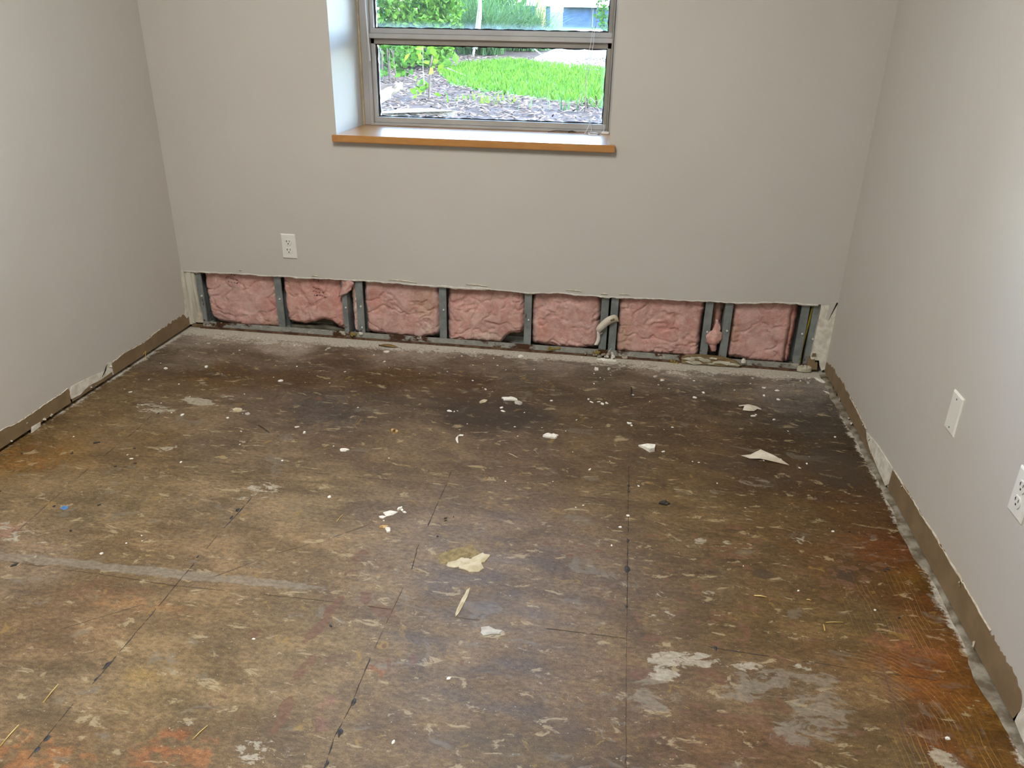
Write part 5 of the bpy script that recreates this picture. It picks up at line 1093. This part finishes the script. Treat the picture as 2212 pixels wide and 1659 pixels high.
shrub('leafy_shrub', 'large dark hedge-like shrub far behind the other shrubs', (-2.6, 13.0, 2.0), 2.6, .9, 1.5, 7000, .17, 36, leaf_tint=(.6, .7, .65))
shrub('leafy_shrub', 'tall ivy-like shrub at the right edge of the upper pane', (1.62, 13.5, 2.1), .42, .4, 1.3, 1900, .09, 33, leaf_tint=(.75, .85, .95))
gx, gy, gz = (-0.419, 4.880, 0.846)
shrub('leafy_shrub', 'low leafy seedling beside the broken bark at the left frame', (gx, gy, gz + .22), .30, .22, .26, 260, .085, 34, leaf_tint=(.9, 1, .9))
def clump(name, label, ctr, n, L, spread, seed, mat='clump_blade'):
    r = random.Random(seed); e = empty(name, (ctr[0], ctr[1], zg(ctr[1])), label, 'ornamental grass'); s = quadsoup('foliage', mat, e)
    for i in range(n):
        a = r.uniform(0, 6.28); le = L * r.uniform(.6, 1.15); out = spread * r.uniform(.15, 1.1); bx, by = ctr[0] + r.gauss(0, .14), ctr[1] + r.gauss(0, .14); w = r.uniform(.006, .011); c, sn = math.cos(a), math.sin(a); t = r.uniform(.55, 1.4); tint = (t * r.uniform(.85, 1.2), t, t * r.uniform(.85, 1.1)); q = len(s['V']); m = 7; dr = r.uniform(.5, 1.1)
        for k in range(m + 1):
            u = k / m; hz = zg(by) + le * (u * 1.25 - dr * u * u * (.3 + .8 * out / spread)); rad = out * u ** 1.25; ww = w * (1 - u * .9)
            hz = max(hz, zg(by) + .01)
            s['V'] += [(bx + c * rad - sn * ww, by + sn * rad + c * ww, hz), (bx + c * rad + sn * ww, by + sn * rad - c * ww, hz)]
        for k in range(m): s['F'].append((q + 2 * k, q + 2 * k + 1, q + 2 * k + 3, q + 2 * k + 2))
        s['T'] += [tint] * (2 * m + 2)
    o = flush(s); o['kind'] = 'stuff'
    return e
gx, gy, gz = (-0.329, 9.596, 0.988)
clump('grass_clump', 'arching blue-green grass clump behind the dry stalk', (gx, gy, gz), 800, 1.05, 1.25, 41)
gx, gy, gz = (0.120, 10.529, 1.016)
clump('grass_clump', 'arching blue-green grass clump beside the yellow post', (gx + .05, gy + .3, gz), 800, 1.1, 1.25, 42)
gx, gy, gz = (-0.850, 10.140, 1.004)
clump('grass_clump', 'arching grass clump behind the fine leaved shrub', (gx, gy + .8, gz), 800, 1.35, 1.2, 43)
# small plants in the bed
for i, (px, lab) in enumerate((((0.859, 3.427, 0.803), 'tiny green weed in the mulch bed'), ((1.534, 3.106, 0.793), 'upright green sprout at the lawn edge'), ((1.756, 3.223, 0.797), 'pale dry grass tuft at the lawn edge right of the sprout'))):
    clump('weed', lab, px, (60, 22, 40)[i], (.10, .16, .14)[i], (.12, .03, .12)[i], 50 + i, ('young_leaf', 'clump_blade', 'mulch_chip')[i])
# sapling: two thin trunks, each leaf its own piece
gx, gy, gz = (0.365, 3.462, 0.804); sp = empty('sapling', (gx, gy, gz), 'young sapling with bright leaves standing in the mulch', 'sapling')
hh = (217 - 130) / 1686 * (gy + 3.35)
tube('trunk', spline([(gx, gy, gz - .03), (gx + .01, gy, gz + hh * .5), (gx + .035, gy, gz + hh)], 4), .012, MATS['bark_dark'], sp, 6, .007)
tube('trunk', spline([(gx - .03, gy, gz - .03), (gx - .045, gy, gz + hh * .7), (gx - .04, gy, gz + hh * 1.5)], 4), .006, MATS['twig'], sp, 6, .003)
r = random.Random(9)
for i in range(64):
    k = r.random()
    c = Vector((gx + .05 + r.gauss(0, .07), gy + r.gauss(0, .06), gz + hh * r.uniform(.72, 1.25))) if k < .55 else (Vector((gx - .05 + r.gauss(0, .06), gy + r.gauss(0, .05), gz + hh * r.uniform(1.0, 1.5))) if k < .8 else Vector((gx - .06 + r.gauss(0, .04), gy + r.gauss(0, .04), gz + hh * r.uniform(.1, .45))))
    s = quadsoup('leaf', 'young_leaf' if r.random() < .6 else 'shrub_leaf', sp); t = r.uniform(.7, 1.3); leaf_quads(s, c, .085, r, (t, t, t)); flush(s)
# broken bark shell
gx, gy, gz = (0.147, 3.041, 0.791); e = empty('broken_bark', (gx, gy, gz), 'pale hollow broken bark lying at the left window frame', 'bark')
V, F = [], []; n, k = 10, 9
for j in range(n + 1):
    for i in range(k + 1):
        a = -.3 + 3.0 * i / k; L = (-.16 + .24 * j / n) + .02 * math.sin(i * 2.3 + j) * (j == n); rr = .075 + .004 * math.sin(j * 1.3 + i)
        V.append((gx + L * .88 - rr * math.cos(a) * .4, gy + L * .2 - rr * math.cos(a), gz + .055 + L * .42 + rr * math.sin(a)))
for j in range(n):
    for i in range(k): q = j * (k + 1) + i; F.append((q, q + 1, q + k + 2, q + k + 1))
o = mesh('bark_shell', V, F, MATS['bark_pale'], e, True); o.modifiers.new('thick', 'SOLIDIFY').thickness = .014
prism('bark_inside', [(gx - .15, gz + .04), (gx - .06, gz + .155), (gx + .07, gz + .165), (gx + .01, gz + .10)], lambda u, v, d: (u, gy - .045 + d, v), .02, MATS['bark_dark'], e)
setp(tube('fallen_stick', spline([(0.104, 2.673, 0.780), (0.309, 2.842, 0.785), (0.560, 2.793, 0.784)], 4), .010, MATS['bark_pale'], None, 6, .005), 'pale fallen stick below the broken bark', 'stick')
a, b = (-0.351, 6.758, 0.903), (0.245, 5.632, 0.869)
setp(tube('fallen_stick', [(a[0], a[1], a[2] + .05), (b[0], b[1], b[2] + .015)], .010, MATS['bark_pale'], None, 6, .006), 'pale stick leaning at the corner of the lawn', 'stick')
a, b = (0.237, 2.236, 0.767), (0.705, 2.557, 0.777)
o = prism('stone_edging', [(a[0] - .3, a[1] - .10), (a[0], a[1] - .02), (b[0] - .3, b[1] - .06), (b[0] + .1, b[1] - .02), (b[0] - .2, b[1] + .06), (a[0], a[1] + .10), (a[0] - .3, a[1] + .1)], lambda u, v, d: (u, v, zg(v) + .04 - d), .06, MATS['bark_pale'])
setp(o, 'pale flat edging strip lying close to the window', 'edging')
gx, gy, gz = (-0.495, 10.282, 1.008); y0 = gy - 1.3; gz -= .03; gx += .13; k = (y0 + 3.35) / 1686
e = empty('dry_stalk', (gx, y0, zg(y0)), 'dry pale split stalk leaning in the grass clump', 'stalk')
for i in range(6): tube('strand', spline([(gx + .02 + .012 * i, y0 - .02 * (i % 2), gz + .10), (gx + .06 + .015 * i, y0 + .02 * (i % 3), gz + .35 + .03 * i), (gx + .12 + .004 * i, y0, gz + .80)], 4), .012, MATS['bark_pale'], e, 5, .006)
tube('strand', [(gx + .02, y0, zg(y0)), (gx + .06, y0, gz + .2)], .02, MATS['bark_pale'], e, 5)
p = [(0.222, 9.809, 0.994), (0.663, 8.866, 0.966), (0.983, 8.030, 0.941)]; q0 = p[0]
br = empty('bare_branch', p[0], 'bare forked branch lying across the lawn end', 'branch')
tube('branch', spline([(p[0][0], p[0][1], p[0][2] + .25), (p[1][0], p[1][1], p[1][2] + .08), (p[2][0] - .05, p[2][1], p[2][2] + .02), (p[2][0] + .25, p[2][1] + .2, p[2][2] + .16)], 5), .014, MATS['twig'], br, 6, .006)
tube('side_twig', [(p[1][0], p[1][1], p[1][2] + .08), (p[1][0] + .22, p[1][1], p[1][2] + .10), (p[1][0] + .40, p[1][1], p[1][2] + .26)], .008, MATS['twig'], br, 5, .004)
# yellow post, white fascia over dark panel, signs of the street
x, y, z = -.40, 18.0, zg(18.0)
e = empty('yellow_post', (x, y, z), 'thick pale yellow post standing beyond the grass clumps', 'post')
tube('shaft', [(x, y, z - .1), (x, y, z + 2.6)], .125, MATS['post_yellow'], e, 20); tube('collar', [(x, y, z), (x, y, z + .06)], .15, MATS['post_yellow'], e, 20)
y = 24.0; z = zg(y); e = empty('white_shelter', (1.0, y, z), 'low white building front above a dark blue panel', 'building')
box('dark_panel', -.38, 5.5, y, y + .3, z - .2, z + .58, MATS['dark_blue_panel'], e); box('fascia', -.42, 5.5, y - .3, y + .2, z + .58, z + .70, MATS['white_siding'], e); box('wall_panel', -.42, 5.5, y - .1, y + .3, z + .715, z + 3.2, MATS['white_siding'], e)
for i in range(6): box('mullion', .55 + i * .8, .58 + i * .8, y - .012, y + .01, z - .1, z + .58, MATS['metal_dark'], e)
box('wall_panel', -3.4, -.8, y - .1, y + .3, z + .6, z + 3.2, MATS['white_siding'], e); box('dark_panel', -3.4, -.8, y, y + .3, z - .2, z + .6, MATS['dark_blue_panel'], e)
tube('downpipe', [(-1.05, y - .2, z), (-1.05, y - .2, z + 2.2)], .05, MATS['metal_dark'], e, 8)
